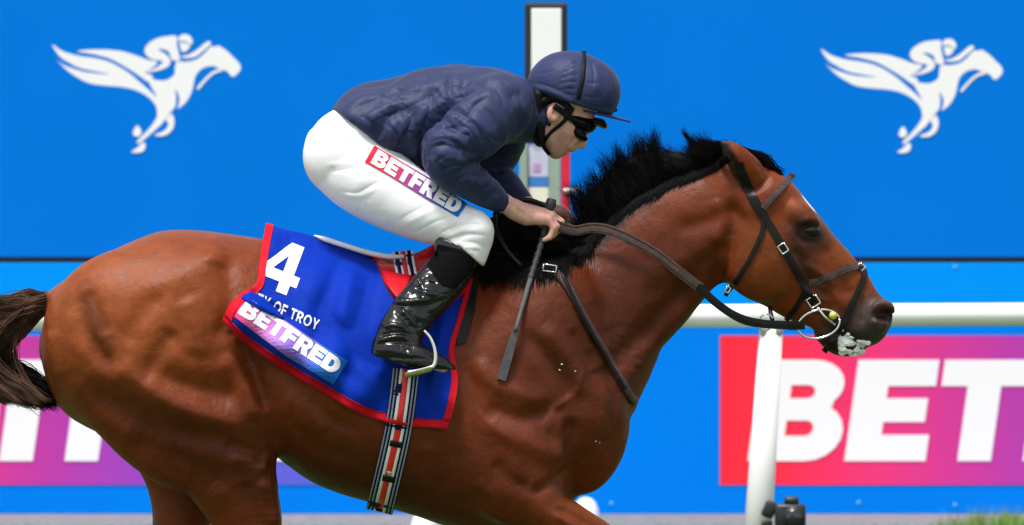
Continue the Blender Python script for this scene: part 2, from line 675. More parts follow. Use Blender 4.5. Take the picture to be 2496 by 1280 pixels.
def slack_cloth(V, F, excess, iters=200, bend=0.115, lo=-0.010, hi=0.030, seed=1, start=None):
    """give a sewn shell more cloth than it needs (per-vertex excess) and let it buckle into folds"""
    E = np.concatenate([F[:, [0, 1]], F[:, [1, 2]], F[:, [2, 3]], F[:, [3, 0]], F[:, [0, 2]], F[:, [1, 3]]])
    E = np.unique(np.sort(E, axis=1), axis=0)
    a, b = E[:, 0], E[:, 1]
    n = len(V)
    V0 = V.copy()
    N = normals(V, F)
    L = np.linalg.norm(V[a] - V[b], axis=1) * (1 + 0.5 * (excess[a] + excess[b]))
    deg = (np.bincount(a, minlength=n) + np.bincount(b, minlength=n)).astype(float)
    r = np.random.default_rng(seed)
    X = V + N * (start if start is not None else 0.004 * fbm(V, 30, seed, 3) * (excess > 0.004))[:, None]

    def scatter(d):
        return np.stack([np.bincount(a, d[:, j], n) - np.bincount(b, d[:, j], n) for j in range(3)], 1)

    for it in range(iters):
        e = X[b] - X[a]
        l = np.linalg.norm(e, axis=1) + 1e-12
        corr = scatter(e * ((l - L) / l * 0.5)[:, None])
        X = X + corr / deg[:, None] * 1.9
        D = X - V0
        for _ in range(1):
            S = np.stack([np.bincount(a, D[b, j], n) + np.bincount(b, D[a, j], n) for j in range(3)], 1) / deg[:, None]
            D = D + bend * (S - D)
        dn = np.einsum('ij,ij->i', D, N)
        T = D - N * dn[:, None]
        X = V0 + N * np.clip(dn, lo, hi)[:, None] + 0.96 * T
    return X


def bvh_of(V, F):
    return BVHTree.FromPolygons([tuple(v) for v in V], [tuple(int(i) for i in f) for f in F])


def join_bvh(*sets):
    V, F, b = [], [], 0
    for v, f in sets:
        V.append(v); F.append(np.asarray(f) + b); b += len(v)
    return bvh_of(np.concatenate(V), np.concatenate(F))


def hit(bvh, px, py, guess=-0.2, default=None):
    """the surface point the lens meets behind (px, py), near side"""
    Y = guess
    res = None
    for _ in range(3):
        p = P(px, py, Y)
        r = bvh.ray_cast(Vector((p.x, -3.0, p.z)), Vector((0, 1, 0)), 3.02)
        if r[0] is None:
            break
        res = r
        Y = r[0].y
    if res is None:
        return None if default is None else (P(px, py, default), Vector((0, -1, 0)))
    return P(px, py, Y), res[1]


def ribbon(bvh, path, width, lift=0.003, thick=0.004, n=8, mirror=False, flat_y=None, dens=None, widths=None, ys=None):
    """strap laid on a surface along picture points; returns V, F (closed box section)"""
    pts = catmull(path, n)
    Wd = np.full(len(pts), float(width)) if widths is None else np.interp(np.linspace(0, 1, len(pts)), np.linspace(0, 1, len(widths)), widths)
    tan = np.gradient(pts, axis=0)
    tan /= np.linalg.norm(tan, axis=1)[:, None] + 1e-9
    nor = np.stack([-tan[:, 1], tan[:, 0]], 1)
    rows = []
    yy = []
    for p, t_, w_ in zip(pts, nor, Wd):
        r = []
        for sgn in (-0.5, 0, 0.5):
            q = p + t_ * w_ * sgn
            hh = hit(bvh, q[0], q[1]) if bvh is not None else None
            r.append(None if hh is None else hh[0].y)
        yy.append(r)
    last = 0.0
    Y = np.zeros((len(pts), 3))
    for i, r in enumerate(yy):
        for j in range(3):
            Y[i, j] = np.nan if r[j] is None else r[j]
    if ys is not None:
        yk = np.interp(np.linspace(0, 1, len(pts)), np.linspace(0, 1, len(ys)), ys)
        Y = np.repeat(yk[:, None], 3, 1)
    elif flat_y is not None:
        Y[:] = flat_y
    else:
        Y = np.where(np.isnan(Y), 0.0, Y)
        for _ in range(3):
            Y[1:-1] = 0.25 * Y[:-2] + 0.5 * Y[1:-1] + 0.25 * Y[2:]
    V, F = [], []
    for i, (p, t_, w_) in enumerate(zip(pts, nor, Wd)):
        for sgn, j in ((-0.5, 0), (0, 1), (0.5, 2)):
            q = p + t_ * w_ * sgn
            V.append(P(q[0], q[1], Y[i, j] - lift))
        for sgn, j in ((0.5, 2), (0, 1), (-0.5, 0)):
            q = p + t_ * w_ * sgn * (0.94)
            V.append(P(q[0], q[1], Y[i, j] - lift - thick * (1.0 if sgn else 1.15)))
    for i in range(len(pts) - 1):
        a, b = i * 6, i * 6 + 6
        for j in range(6):
            j2 = (j + 1) % 6
            F.append((a + j, b + j, b + j2, a + j2))
    e = (len(pts) - 1) * 6
    F += [(0, 1, 4, 5), (1, 2, 3, 4), (e + 5, e + 4, e + 1, e), (e + 4, e + 3, e + 2, e + 1)]
    V = np.array([tuple(v) for v in V]); F = np.array(F)
    if mirror:
        V2 = V.copy(); V2[:, 1] *= -1
        F = np.concatenate([F, F[:, ::-1] + len(V)]); V = np.concatenate([V, V2])
    return V, F


# ------------------------------------------------------------------ lettering
def arc(cx, cy, rx, ry, a0, a1, n=8):
    return [(cx + rx * math.cos(math.radians(a)), cy + ry * math.sin(math.radians(a))) for a in np.linspace(a0, a1, n)]


def glyph(ch):
    """heavy sans capitals: (width, outer loops, hole loops), cap height 1"""
    s, h = 0.33, 0.26
    if ch == 'E':
        return 0.80, [[(0, 0), (.80, 0), (.80, h), (s, h), (s, .385), (.74, .385), (.74, .62), (s, .62), (s, 1 - h), (.80, 1 - h), (.80, 1), (0, 1)]], []
    if ch == 'F':
        return 0.76, [[(0, 0), (s, 0), (s, .34), (.70, .34), (.70, .60), (s, .60), (s, 1 - h), (.76, 1 - h), (.76, 1), (0, 1)]], []
    if ch == 'T':
        return 0.85, [[(.26, 0), (.59, 0), (.59, 1 - h), (.85, 1 - h), (.85, 1), (0, 1), (0, 1 - h), (.26, 1 - h)]], []
    if ch == 'B':
        o = [(0, 0), (.50, 0)] + arc(.56, .29, .34, .29, -90, 60, 9) + [(.76, .53)] + arc(.53, .755, .32, .245, -42, 90, 9) + [(0, 1)]
        h1 = [(s, .62)] + arc(.50, .685, .075, .065, -90, 90, 6) + [(s, .75)]
        h2 = [(s, .25)] + arc(.53, .325, .075, .075, -90, 90, 6) + [(s, .40)]
        return 0.90, [o], [h1, h2]
    if ch == 'R':
        o = [(0, 0), (s, 0), (s, .33), (.40, .33), (.54, 0), (.91, 0), (.73, .39)] + arc(.54, .68, .33, .32, -50, 90, 10) + [(0, 1)]
        h1 = [(s, .56)] + arc(.50, .655, .085, .095, -90, 90, 7) + [(s, .75)]
        return 0.91, [o], [h1]
    if ch == 'D':
        o = [(0, 0), (.42, 0)] + arc(.44, .5, .46, .5, -90, 90, 14) + [(0, 1)]
        h1 = [(s, .26)] + arc(.40, .5, .17, .24, -90, 90, 9) + [(s, .74)]
        return 0.90, [o], [h1]
    if ch == '4':
        o = [(.50, 0), (.78, 0), (.78, .20), (.95, .20), (.95, .41), (.78, .41), (.78, 1), (.46, 1), (0, .43), (0, .20), (.50, .20)]
        h1 = [(.23, .41), (.50, .41), (.50, .74)]
        return 1.0, [o], [h1]
    if ch == 'Y':
        return 0.8, [[(.31, 0), (.49, 0), (.49, .40), (.80, 1), (.60, 1), (.40, .60), (.20, 1), (0, 1), (.31, .40)]], []
    if ch == 'O':
        return 0.9, [arc(.45, .5, .45, .51, 0, 350, 22)], [arc(.45, .5, .27, .33, 0, 345, 16)]
    if ch == 'C':
        return 0.85, [arc(.45, .5, .45, .51, 42, 318, 18) + arc(.45, .5, .27, .33, 318, 42, 14)], []
    if ch == 'I':
        return 0.18, [[(0, 0), (.18, 0), (.18, 1), (0, 1)]], []
    raise KeyError(ch)


def thin_glyph(ch):
    t = 0.19
    if ch == 'T':
        return 0.7, [[(.255, 0), (.445, 0), (.445, 1 - t), (.70, 1 - t), (.70, 1), (0, 1), (0, 1 - t), (.255, 1 - t)]], []
    if ch == 'F':
        return 0.6, [[(0, 0), (t, 0), (t, .40), (.55, .40), (.55, .58), (t, .58), (t, 1 - t), (.60, 1 - t), (.60, 1), (0, 1)]], []
    if ch == 'R':
        o = [(0, 0), (t, 0), (t, .38), (.30, .38), (.50, 0), (.72, 0), (.50, .41)] + arc(.38, .69, .31, .31, -50, 90, 9) + [(0, 1)]
        return 0.72, [o], [[(t, .55)] + arc(.36, .685, .13, .135, -90, 90, 6) + [(t, .82)]]
    return glyph(ch)


def fill2d(loops):
    """triangulated flat mesh of outlines with holes: (verts2d, tris)"""
    cu = bpy.data.curves.new('tmp', 'CURVE')
    cu.dimensions = '2D'
    cu.fill_mode = 'BOTH'
    for lp in loops:
        sp = cu.splines.new('POLY')
        sp.points.add(len(lp) - 1)
        for pt, (x, y) in zip(sp.points, lp):
            pt.co = (x, y, 0, 1)
        sp.use_cyclic_u = True
    o = bpy.data.objects.new('tmp', cu)
    me = o.to_mesh()
    V = [(v.co.x, v.co.y) for v in me.vertices]
    F = [tuple(p.vertices) for p in me.polygons]
    o.to_mesh_clear()
    bpy.data.objects.remove(o)
    bpy.data.curves.remove(cu)
    return V, F


def plate(name, loops, place, m, parent=None, depth=None, cell=None, smooth=False):
    """outline (2D loops) -> mesh; place(x,y) gives the world point and outward vector; optional slab depth"""
    V, F = fill2d(loops)
    bm = bmesh.new()
    vs = [bm.verts.new((x, y, 0)) for x, y in V]
    for f in F:
        try:
            bm.faces.new([vs[i] for i in f])
        except ValueError:
            pass
    bmesh.ops.remove_doubles(bm, verts=bm.verts, dist=1e-6)
    if cell:
        xs = [v.co.x for v in bm.verts]; ys = [v.co.y for v in bm.verts]
        for axis, a, b in ((0, min(xs), max(xs)), (1, min(ys), max(ys))):
            c = a + cell
            while c < b - cell * 0.2:
                no = (1, 0, 0) if axis == 0 else (0, 1, 0)
                co = (c, 0, 0) if axis == 0 else (0, c, 0)
                bmesh.ops.bisect_plane(bm, geom=bm.verts[:] + bm.edges[:] + bm.faces[:], plane_co=co, plane_no=no)
                c += cell
    if depth:
        r = bmesh.ops.extrude_face_region(bm, geom=bm.faces[:])
        top = {g for g in r['geom'] if isinstance(g, bmesh.types.BMVert)}
    else:
        top = set()
    for v in bm.verts:
        p, nrm = place(v.co.x, v.co.y)
        v.co = p + nrm * (depth if v in top else 0.0)
    return obj_bm(name, bm, m, parent, smooth)


def text_loops(txt, slant=0.14, gap=0.06, glyphs=glyph, space=0.45):
    """list of (char, loops) laid out from x = 0, cap height 1; also the total width"""
    out, x = [], 0.0
    for ch in txt:
        if ch == ' ':
            x += space
            continue
        w, outer, holes = glyphs(ch)
        lp = [[(x + a + slant * b, b) for a, b in l] for l in outer + holes]
        out.append((ch, lp))
        x += w + gap
    return out, x - gap
# ================================================================== the setting
M = {}
M['turf'] = mat('turf', (0.055, 0.11, 0.022), 0.9, var=(9, 0.45), bump=(120, 0.01, 4))
M['path'] = mat('path', (0.21, 0.205, 0.21), 0.85, var=(14, 0.2), bump=(160, 0.004, 4))
M['board_blue'] = mat('board_blue', srgb(2, 120, 224), 0.6, spec=0.04, var=(1.3, 0.03))
M['board_sky'] = mat('board_sky', srgb(0, 150, 252), 0.6, spec=0.04, var=(1.3, 0.03))
M['board_low'] = mat('board_low', srgb(0, 128, 236), 0.6, spec=0.04, var=(1.3, 0.03))
M['print_white'] = mat('print_white', (0.95, 0.94, 0.95), 0.5, spec=0.2)
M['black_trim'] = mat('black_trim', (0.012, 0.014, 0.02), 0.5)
M['rail_white'] = mat('rail_white', (0.90, 0.90, 0.90), 0.4, var=(5, 0.04), coat=0.2)
M['post_white'] = mat('post_white', (0.88, 0.87, 0.86), 0.4, var=(6, 0.05))
M['concrete'] = mat('concrete', (0.34, 0.33, 0.31), 0.8, var=(8, 0.15))
M['bolt'] = mat('bolt', srgb(70, 165, 245), 0.4)
M['steel'] = mat('steel', (0.55, 0.55, 0.56), 0.4, metal=0.9)

YB = 18.8                 # advertising boards
YR = 9.0                  # running rail
YW = 12.0                 # winning post

gv = [(-120, -60, 0), (120, -60, 0), (120, 300, 0), (-120, 300, 0)]
tag(obj_py('ground', gv, [(0, 1, 2, 3)], M['turf']), kind='structure')
pv = [(-30, 17.25, 0.006), (30, 17.05, 0.006), (30, 24, 0.006), (-30, 24, 0.006)]
tag(obj_py('path', pv, [(0, 1, 2, 3)], M['path']), kind='structure')


def board_rect(px0, py0, px1, py1, Y):
    a, b = P(px0, py0, Y), P(px1, py1, Y)
    return a.x, b.z, b.x, a.z


# ---- upper board with the two winged emblems
x0, z0, x1, z1 = board_rect(-2900, -620, 5300, 627, YB - 0.03)
up = empty('advertising_board', ((x0 + x1) / 2, YB, 0), 'tall plain blue board with white winged horse emblems behind the rail', 'advertising board')
box_obj('panel', (x0, YB - 0.03, z0), (x1, YB + 0.03, z1), M['board_blue'], up, 0.004)
for i in range(5):
    xx = x0 + 0.3 + i * (x1 - x0 - 0.6) / 4
    box_obj('post', (xx - 0.05, YB + 0.035, 0), (xx + 0.05, YB + 0.135, z1 - 0.1), M['steel'], up, 0.005)

LOGO = [
    [(165, 205), (250, 258), (380, 298), (520, 318), (640, 348), (740, 398), (830, 458), (910, 528), (980, 588), (1045, 655), (1075, 720), (1050, 790), (1045, 740), (1010, 680), (940, 622), (850, 582), (740, 560), (620, 550), (480, 530), (380, 482), (290, 420), (198, 328), (260, 375), (400, 425), (520, 446), (650, 452), (520, 428), (400, 402), (300, 352), (225, 300)],
    [(375, 260), (500, 246), (640, 248), (760, 262), (880, 298), (960, 330), (1050, 352), (1000, 405), (945, 440), (1000, 460), (1010, 500), (970, 515), (930, 490), (860, 440), (760, 380), (650, 322), (500, 282)],
    [(960, 480), (1000, 560), (1045, 650), (1055, 780), (1020, 860), (960, 935), (878, 1022), (908, 1028), (1000, 950), (1080, 880), (1130, 815), (1182, 750), (1204, 710), (1208, 650), (1203, 580), (1234, 640), (1236, 690), (1222, 742), (1290, 690), (1340, 600), (1368, 480), (1400, 430), (1450, 396), (1520, 384), (1560, 400), (1640, 430), (1680, 474), (1722, 452), (1752, 408), (1740, 360), (1690, 310), (1640, 260), (1570, 214), (1540, 222), (1500, 222), (1440, 284), (1380, 328), (1300, 348), (1215, 350), (1200, 400), (1190, 460), (1120, 505), (1030, 500)],
    [(1482, 174), (1500, 200), (1430, 262), (1370, 306), (1290, 318), (1250, 302), (1310, 290), (1380, 250), (1440, 200)],
    [(1212, 134), (1130, 134), (1050, 150), (980, 190), (944, 240), (955, 290), (1010, 328), (1095, 346), (1045, 396), (950, 438), (1050, 425), (1140, 388), (1160, 335), (1125, 288), (1062, 246), (1090, 240), (1148, 266), (1172, 330), (1238, 338), (1232, 280), (1215, 210)],
    [(1228, 150), (1250, 124), (1290, 116), (1330, 136), (1348, 180), (1330, 205), (1300, 182), (1260, 172), (1236, 176)],
    [(1240, 188), (1290, 190), (1326, 214), (1308, 246), (1278, 266), (1254, 256), (1244, 226)],
    [(1575, 408), (1510, 436), (1440, 500), (1385, 566), (1402, 578), (1465, 506), (1530, 450), (1600, 424)],
    [(880, 884), (916, 935), (900, 975), (862, 975), (844, 945)],
    [(950, 1038), (938, 1098), (885, 1116), (832, 1108), (885, 1070), (915, 1036)],
    [(1165, 788), (1192, 830), (1186, 900), (1150, 950), (1090, 976), (1025, 966), (1085, 942), (1122, 918), (1144, 870), (1122, 835)],
]


def emblem(ox, oy, sc):
    bm = bmesh.new()
    for i, lp in enumerate(LOGO):
        pts = catmull(lp, 4, closed=True)
        V, F = fill2d([[(a, b) for a, b in pts]])
        vs = []
        for a, b in V:
            p = P(ox + a / 3.46 * sc, oy + b / 3.46 * sc, YB - 0.03)
            vs.append(bm.verts.new((p.x, YB - 0.0304 - 0.0004 * i, p.z)))
        for f in F:
            try:
                bm.faces.new([vs[k] for k in f])
            except ValueError:
                pass
    return obj_bm('emblem', bm, M['print_white'], up)


emblem(80, 50, 1.0)
emblem(1955, 62, 0.965)
emblem(80 - 1875, 50, 1.0)
emblem(1955 + 1875, 62, 0.965)

# ---- black strip standing in for the shade in the gap, then the lower boards
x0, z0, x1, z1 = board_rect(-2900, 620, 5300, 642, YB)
sh = empty('gap_shade_strip', ((x0 + x1) / 2, YB, 0), 'thin black strip standing in for the shaded gap between upper and lower blue boards', 'rail')
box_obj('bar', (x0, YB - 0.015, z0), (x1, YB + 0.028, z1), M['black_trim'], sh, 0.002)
for xx in (x0 + 0.6, x1 - 0.6):
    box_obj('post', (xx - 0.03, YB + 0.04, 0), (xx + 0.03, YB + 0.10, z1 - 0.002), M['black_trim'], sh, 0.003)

STOPS = [(0.0, srgb(255, 45, 62)), (0.10, srgb(255, 50, 78)), (0.24, srgb(240, 58, 128)), (0.42, srgb(190, 62, 168)),
         (0.58, srgb(150, 72, 200)), (0.75, srgb(100, 98, 216)), (1.0, srgb(20, 120, 220))]


def sponsor_board(px_left, label):
    """one lower board: pale strip, blue field, printed sign, seven letters"""
    bx0, bx1 = P(px_left - 640, 0, YB).x, P(px_left + 1695 - 2, 0, YB).x
    zt, zm, zb = P(0, 641, YB).z, P(0, 765, YB).z, P(0, 1252, YB).z
    root = empty('sponsor_board', ((bx0 + bx1) / 2, YB, 0), label, 'advertising board', 'sponsor boards standing end to end on the path')
    box_obj('top_strip', (bx0, YB - 0.03, zm + 0.001), (bx1, YB + 0.03, zt), M['board_sky'], root, 0.003)
    box_obj('panel', (bx0, YB - 0.03, zb), (bx1, YB + 0.03, zm), M['board_low'], root, 0.003)
    box_obj('base_rail', (bx0, YB - 0.02, 0.0), (bx1, YB + 0.03, zb - 0.001), M['black_trim'], root, 0.003)
    Yp = YB - 0.03
    sx0, sz0, sx1, sz1 = board_rect(px_left, 818, px_left + 1672, 1182, Yp)
    m = ramp_mat('sign_ramp', (sx0, 0, 0), (sx1, 0, 0), STOPS)
    box_obj('sign', (sx0, Yp - 0.004, sz0), (sx1, Yp - 0.0005, sz1), m, root)
    for (bpx, bpy) in ((573, 652), (573, 1232), (-265, 1228), (-265, 652), (338, 1226)):
        bm = bmesh.new()
        rb_ = bmesh.ops.create_uvsphere(bm, u_segments=10, v_segments=6, radius=.012)
        c_ = P(px_left + bpx, bpy, Yp)
        for v in rb_['verts']:
            v.co = Vector((v.co.x + c_.x, v.co.y * .4 + Yp - .001, v.co.z + c_.z))
        obj_bm('bolt', bm, M['bolt'], root, True)
    letters, w = text_loops('BETFRED', 0.14, 0.055)
    u = 247.0
    for ch, lp in letters:
        lp2 = [[(px_left + 67 + a * u, 1124 - b * u) for a, b in l] for l in lp]
        plate('letter', lp2, lambda a, b: (Vector((P(a, b, Yp).x, Yp - 0.0045, P(a, b, Yp).z)), Vector((0, -1, 0))),
              M['print_white'], root, depth=0.003)
    return root


sponsor_board(1755, 'blue sponsor board whose red end starts left of the white rail post')
sponsor_board(1755 + 2335, 'blue sponsor board standing beyond the red-ended board by the rail post')
sponsor_board(1755 - 2335 * 2, 'blue sponsor board standing beyond the board behind the horse tail')
sponsor_board(1755 - 2335, 'blue sponsor board behind the horse tail, hind legs and belly')

# ---- running rail
rail = empty('running_rail', (P(1880, 0, YR).x, YR, 0), 'white plastic running rail on leaning white posts behind the horse', 'rail')
ra, rb = P(-260, 780, YR - 0.25), P(2760, 765, YR + 0.1)
rd = Vector(rb) - Vector(ra)
ea, eb = Vector(ra) - rd * 0.8, Vector(rb) + rd * 0.8
rr = 0.044
pts = [ea.lerp(eb, t) for t in np.linspace(0, 1, 24)]
V, F = tube_mesh([(np.array([tuple(p) for p in pts]), rr)], 16)
obj_np('rail_tube', V, F, M['rail_white'], rail)
for pxp in (1880, 1880 - 1900, 1880 - 3800, 1880 + 1900):
    t = (pxp + 260) / 3020
    topc = Vector(ra).lerp(Vector(rb), t)
    topc = Vector((P(pxp, 780, topc.y).x, topc.y, topc.z - rr - 0.004))
    base = Vector((topc.x - 0.075, topc.y + 0.02, 0.0))
    bm = bmesh.new()
    r = bmesh.ops.create_cone(bm, cap_ends=True, segments=20, radius1=0.058, radius2=0.045, depth=1.0)
    L = (topc - base).length
    for v in r['verts']:
        q = base.lerp(topc, v.co.z + 0.5)
        v.co = q + Vector((v.co.x, v.co.y, 0))
    obj_bm('post', bm, M['post_white'], rail, True)
    bm = bmesh.new()
    add_box(bm, (topc.x - 0.042, topc.y - 0.042, topc.z - 0.03), (topc.x + 0.042, topc.y + 0.042, topc.z + 0.012), 0.012)
    obj_bm('bracket', bm, M['concrete'], rail, True)

# ---- winning post: white head in a black frame over a glazed case with a red edge
M['case_green'] = mat('case_green', srgb(150, 168, 156), 0.5, var=(9, 0.06))
M['head_white'] = mat('head_white', (0.95, 0.95, 0.95), 0.5)
M['red_paint'] = mat('red_paint', srgb(224, 26, 44), 0.35, coat=0.2)
M['case_lilac'] = mat('case_lilac', srgb(205, 205, 232), 0.2, var=(22, 0.12))
M['case_pink'] = mat('case_pink', srgb(196, 150, 196), 0.3, var=(25, 0.1))
M['case_blue'] = mat('case_blue', srgb(60, 130, 205), 0.3)
M['case_cream'] = mat('case_cream', srgb(238, 234, 218), 0.5)
wp = empty('winning_post', (P(1330, 0, YW).x, YW, 0), 'winning post with white black-framed head and red edge behind the rider', 'post')


def wbox(name, px0, py0, px1, py1, y0, y1, m, bevel=0.004):
    a, b = P(px0, py0, YW), P(px1, py1, YW)
    return box_obj(name, (a.x, YW + y0, b.z), (b.x, YW + y1, a.z), m, wp, bevel)


a_, b_ = P(1283, 8, YW), P(1381, 345, YW)
wbox('frame', 1279, 6, 1383, 350, -0.02, 0.08, M['black_trim'], 0.012)
wbox('head_panel', 1295, 21, 1368, 338, -0.028, -0.0205, M['head_white'], 0.003)
wbox('case_back', 1268, 352, 1366, 900, 0.0, 0.09, M['case_green'])
wbox('case_stile', 1266, 352, 1286, 900, -0.03, -0.001, M['case_green'])
wbox('case_stile', 1338, 352, 1366, 900, -0.03, -0.001, M['case_green'])
wbox('painted_reflection', 1288, 352, 1337, 431, -0.012, -0.002, M['case_lilac'], 0.001)  # reflections in the case glass painted as flat colour panels
wbox('painted_reflection', 1300, 398, 1318, 419, -0.0145, -0.0125, M['case_pink'], 0.0005)
wbox('painted_reflection', 1288, 432, 1337, 456, -0.012, -0.002, M['case_blue'], 0.001)
wbox('painted_reflection', 1288, 457, 1337, 620, -0.012, -0.002, M['case_cream'], 0.001)
wbox('red_edge', 1368, 340, 1389, 900, -0.03, 0.06, M['red_paint'], 0.006)
bm = bmesh.new()
q = P(1392, 466, YW - 0.045)
add_box(bm, (q.x - 0.034, YW - 0.05, q.z - 0.013), (q.x + 0.022, YW - 0.034, q.z + 0.011), 0.006)
r = bmesh.ops.create_uvsphere(bm, u_segments=12, v_segments=8, radius=0.014)
for v in r['verts']:
    v.co = v.co + Vector((q.x + 0.027, YW - 0.044, q.z))
obj_bm('latch', bm, M['steel'], wp, True)
wbox('pole', 1312, 901, 1352, 1790, 0.0, 0.07, M['case_green'])
bp = P(1332, 0, YW)
box_obj('foot_plate', (bp.x - 0.12, YW - 0.1, 0), (bp.x + 0.12, YW + 0.16, 0.03), M['case_green'], wp, 0.004)

# ---- remote camera clamped low on the rail post
M['cam_black'] = mat('cam_black', (0.016, 0.016, 0.018), 0.42, var=(30, 0.3), bump=(140, 0.001, 3))
M['glass_dark'] = mat('glass_dark', (0.01, 0.01, 0.02), 0.06, coat=0.6)
YC = YR - 0.12
rc = empty('remote_camera', P(1925, 1310, YC), 'small black remote camera clamped to the foot of the white rail post', 'camera')
c0 = P(1928, 1250, YC)
bm = bmesh.new()
add_box(bm, (c0.x - 0.062, YC - 0.032, c0.z - 0.062), (c0.x + 0.056, YC + 0.032, c0.z + 0.034), 0.012)
add_box(bm, (c0.x - 0.026, YC - 0.026, c0.z + 0.03), (c0.x + 0.030, YC + 0.026, c0.z + 0.062), 0.011)
obj_bm('camera_body', bm, M['cam_black'], rc, True)
bm = bmesh.new()
r = bmesh.ops.create_cone(bm, cap_ends=True, segments=24, radius1=0.038, radius2=0.042, depth=0.09)
rot = Matrix.Rotation(math.radians(90), 3, 'X')
for v in r['verts']:
    v.co = rot @ v.co + Vector((c0.x + 0.008, YC - 0.078, c0.z - 0.014))
lens = obj_bm('lens', bm, M['cam_black'], rc, True)
bm = bmesh.new()
r = bmesh.ops.create_uvsphere(bm, u_segments=16, v_segments=8, radius=0.032)
for v in r['verts']:
    v.co = Vector((v.co.x, v.co.y * 0.25, v.co.z)) + Vector((c0.x + 0.008, YC - 0.1225, c0.z - 0.014))
obj_bm('front_glass', bm, M['glass_dark'], lens, True)
bm = bmesh.new()
add_box(bm, (c0.x - 0.105, YC - 0.02, c0.z - 0.02), (c0.x - 0.058, YC + 0.03, c0.z + 0.045), 0.01,
        Matrix.Rotation(math.radians(25), 3, 'Y'))
add_box(bm, (c0.x - 0.112, YC - 0.012, c0.z - 0.055), (c0.x - 0.07, YC + 0.012, c0.z - 0.03), 0.006)
obj_bm('clamp', bm, M['cam_black'], rc, True)

# ---- white marker domes at the foot of the boards
for pxm, pym, lab in ((1428, 1262, 'white plastic marker dome on the path beside the raised foreleg'),
                      (1034, 1297, 'white plastic marker dome on the path below the girth')):
    Ym = CAM_D * (PPM * CAM_Z / (pym - YH)) - CAM_D
    c = P(pxm, pym, Ym)
    prof = [(0.068, 0.0), (0.066, 0.012), (0.060, 0.04), (0.048, 0.066), (0.030, 0.084), (0.012, 0.091), (0.001, 0.092)]
    V, F = [], []
    for (r_, z_) in prof:
        for k in range(24):
            a = k * math.pi / 12
            V.append((c.x + r_ * math.cos(a), Ym + r_ * math.sin(a), z_ + 0.008))
    for i in range(len(prof) - 1):
        for k in range(24):
            F.append((i * 24 + k, i * 24 + (k + 1) % 24, i * 24 + 24 + (k + 1) % 24, i * 24 + 24 + k))
    tag(obj_py('marker_dome', V, F, M['rail_white'], None, True), lab, 'marker')

# ---- grass: rough verge by the path, one mass nobody could count
M['blade'] = mat('blade', (0.17, 0.30, 0.035), 0.6, var=(6, 0.4))
nb = 26000
gx = rng.uniform(-3.2, 4.2, nb)
gy = rng.uniform(15.2, 17.2, nb)
verge = np.clip((gx - 1.95) / 0.25, 0, 1)
gh = rng.uniform(0.02, 0.045, nb) + verge * rng.uniform(0.02, 0.115, nb) * np.clip((gy - 16.2) / 0.5, 0, 1)
ang = rng.uniform(0, 6.28, nb)
lean = rng.normal(0, 0.35, (nb, 2)) * gh[:, None]
wd = 0.004
b0 = np.stack([gx + wd * np.cos(ang), gy + wd * np.sin(ang), np.zeros(nb)], 1)
b1 = np.stack([gx - wd * np.cos(ang), gy - wd * np.sin(ang), np.zeros(nb)], 1)
tp = np.stack([gx + lean[:, 0], gy + lean[:, 1], gh], 1)
V = np.stack([b0, b1, tp], 1).reshape(-1, 3)
tag(obj_np('grass', V, np.arange(nb * 3).reshape(-1, 3), M['blade']), 'rough green grass edging the grey path', 'grass', kind='stuff')
# ================================================================== the racehorse
HK = 0.03
hf = Field((-1.42, -0.46, -0.01), (1.15, 0.46, 1.92), 0.0065)
# trunk: (px along, upper row, lower row, half width, belly fraction, top exponent); rows are given as -py
trunk = [
    (100, 815, 875, .07, .5, 2.1), (118, 745, 940, .13, .5, 2.1), (140, 712, 985, .165, .5, 2.1), (175, 684, 1020, .205, .5, 2.15), (231, 640, 1050, .24, .48, 2.2),
    (289, 604, 1075, .262, .45, 2.2), (358, 574, 1085, .278, .45, 2.2), (416, 561, 1080, .284, .45, 2.2),
    (520, 566, 1060, .278, .45, 2.15), (624, 581, 1076, .262, .5, 2.1), (700, 592, 1134, .268, .52, 2.05), (780, 608, 1186, .278, .53, 2.05),
    (900, 628, 1224, .282, .54, 2.0), (1000, 632, 1253, .275, .54, 1.9), (1100, 618, 1285, .252, .55, 1.7),
    (1200, 606, 1300, .232, .56, 1.6), (1280, 612, 1296, .225, .57, 1.7), (1350, 650, 1262, .212, .57, 1.9),
    (1420, 710, 1196, .188, .57, 2.0), (1480, 790, 1110, .150, .55, 2.0), (1515, 870, 1040, .105, .5, 2.0), (1534, 930, 1000, .055, .5, 2.0)]
hf.profile((0, 0), (1, 0), [(a, -b, -c, d, e, f) for a, b, c, d, e, f in trunk], HK)
# hind legs (near = -y): haunch, thigh, gaskin
hf.chain([(300, 800, 185, -.13, .145), (390, 900, 215, -.145, .14), (455, 1000, 190, -.15, .135), (530, 1085, 140, -.15, .115), (570, 1175, 106, -.145, .088),
          (604, 1270, 82, -.135, .068), (636, 1400, 55, -.13, .05), (656, 1490, 47, -.125, .044)], 0.05)
hf.chain([(656, 1490, 44, -.125, .042), (690, 1600, 32, -.12, .032), (722, 1750, 28, -.12, .03), (742, 1840, 36, -.12, .036), (775, 1915, 30, -.12, .032), (800, 1965, 38, -.12, .042)], 0.03)
hf.chain([(300, 800, 175, .13, .14), (390, 900, 200, .145, .135), (440, 1000, 170, .15, .13), (455, 1110, 120, .15, .105), (448, 1220, 80, .145, .08),
          (430, 1340, 62, .135, .056), (398, 1470, 47, .13, .044)], 0.05)
hf.chain([(398, 1470, 44, .13, .042), (372, 1600, 32, .125, .032), (340, 1760, 28, .125, .03), (328, 1850, 36, .125, .036), (340, 1925, 30, .125, .032), (352, 1968, 36, .125, .042)], 0.03)
# stifle bulge and flank
hf.ell((590, 990, -.165), (75, .085, 95), -60, 0.06)
hf.ell((590, 990, .165), (70, .08, 90), -60, 0.06)
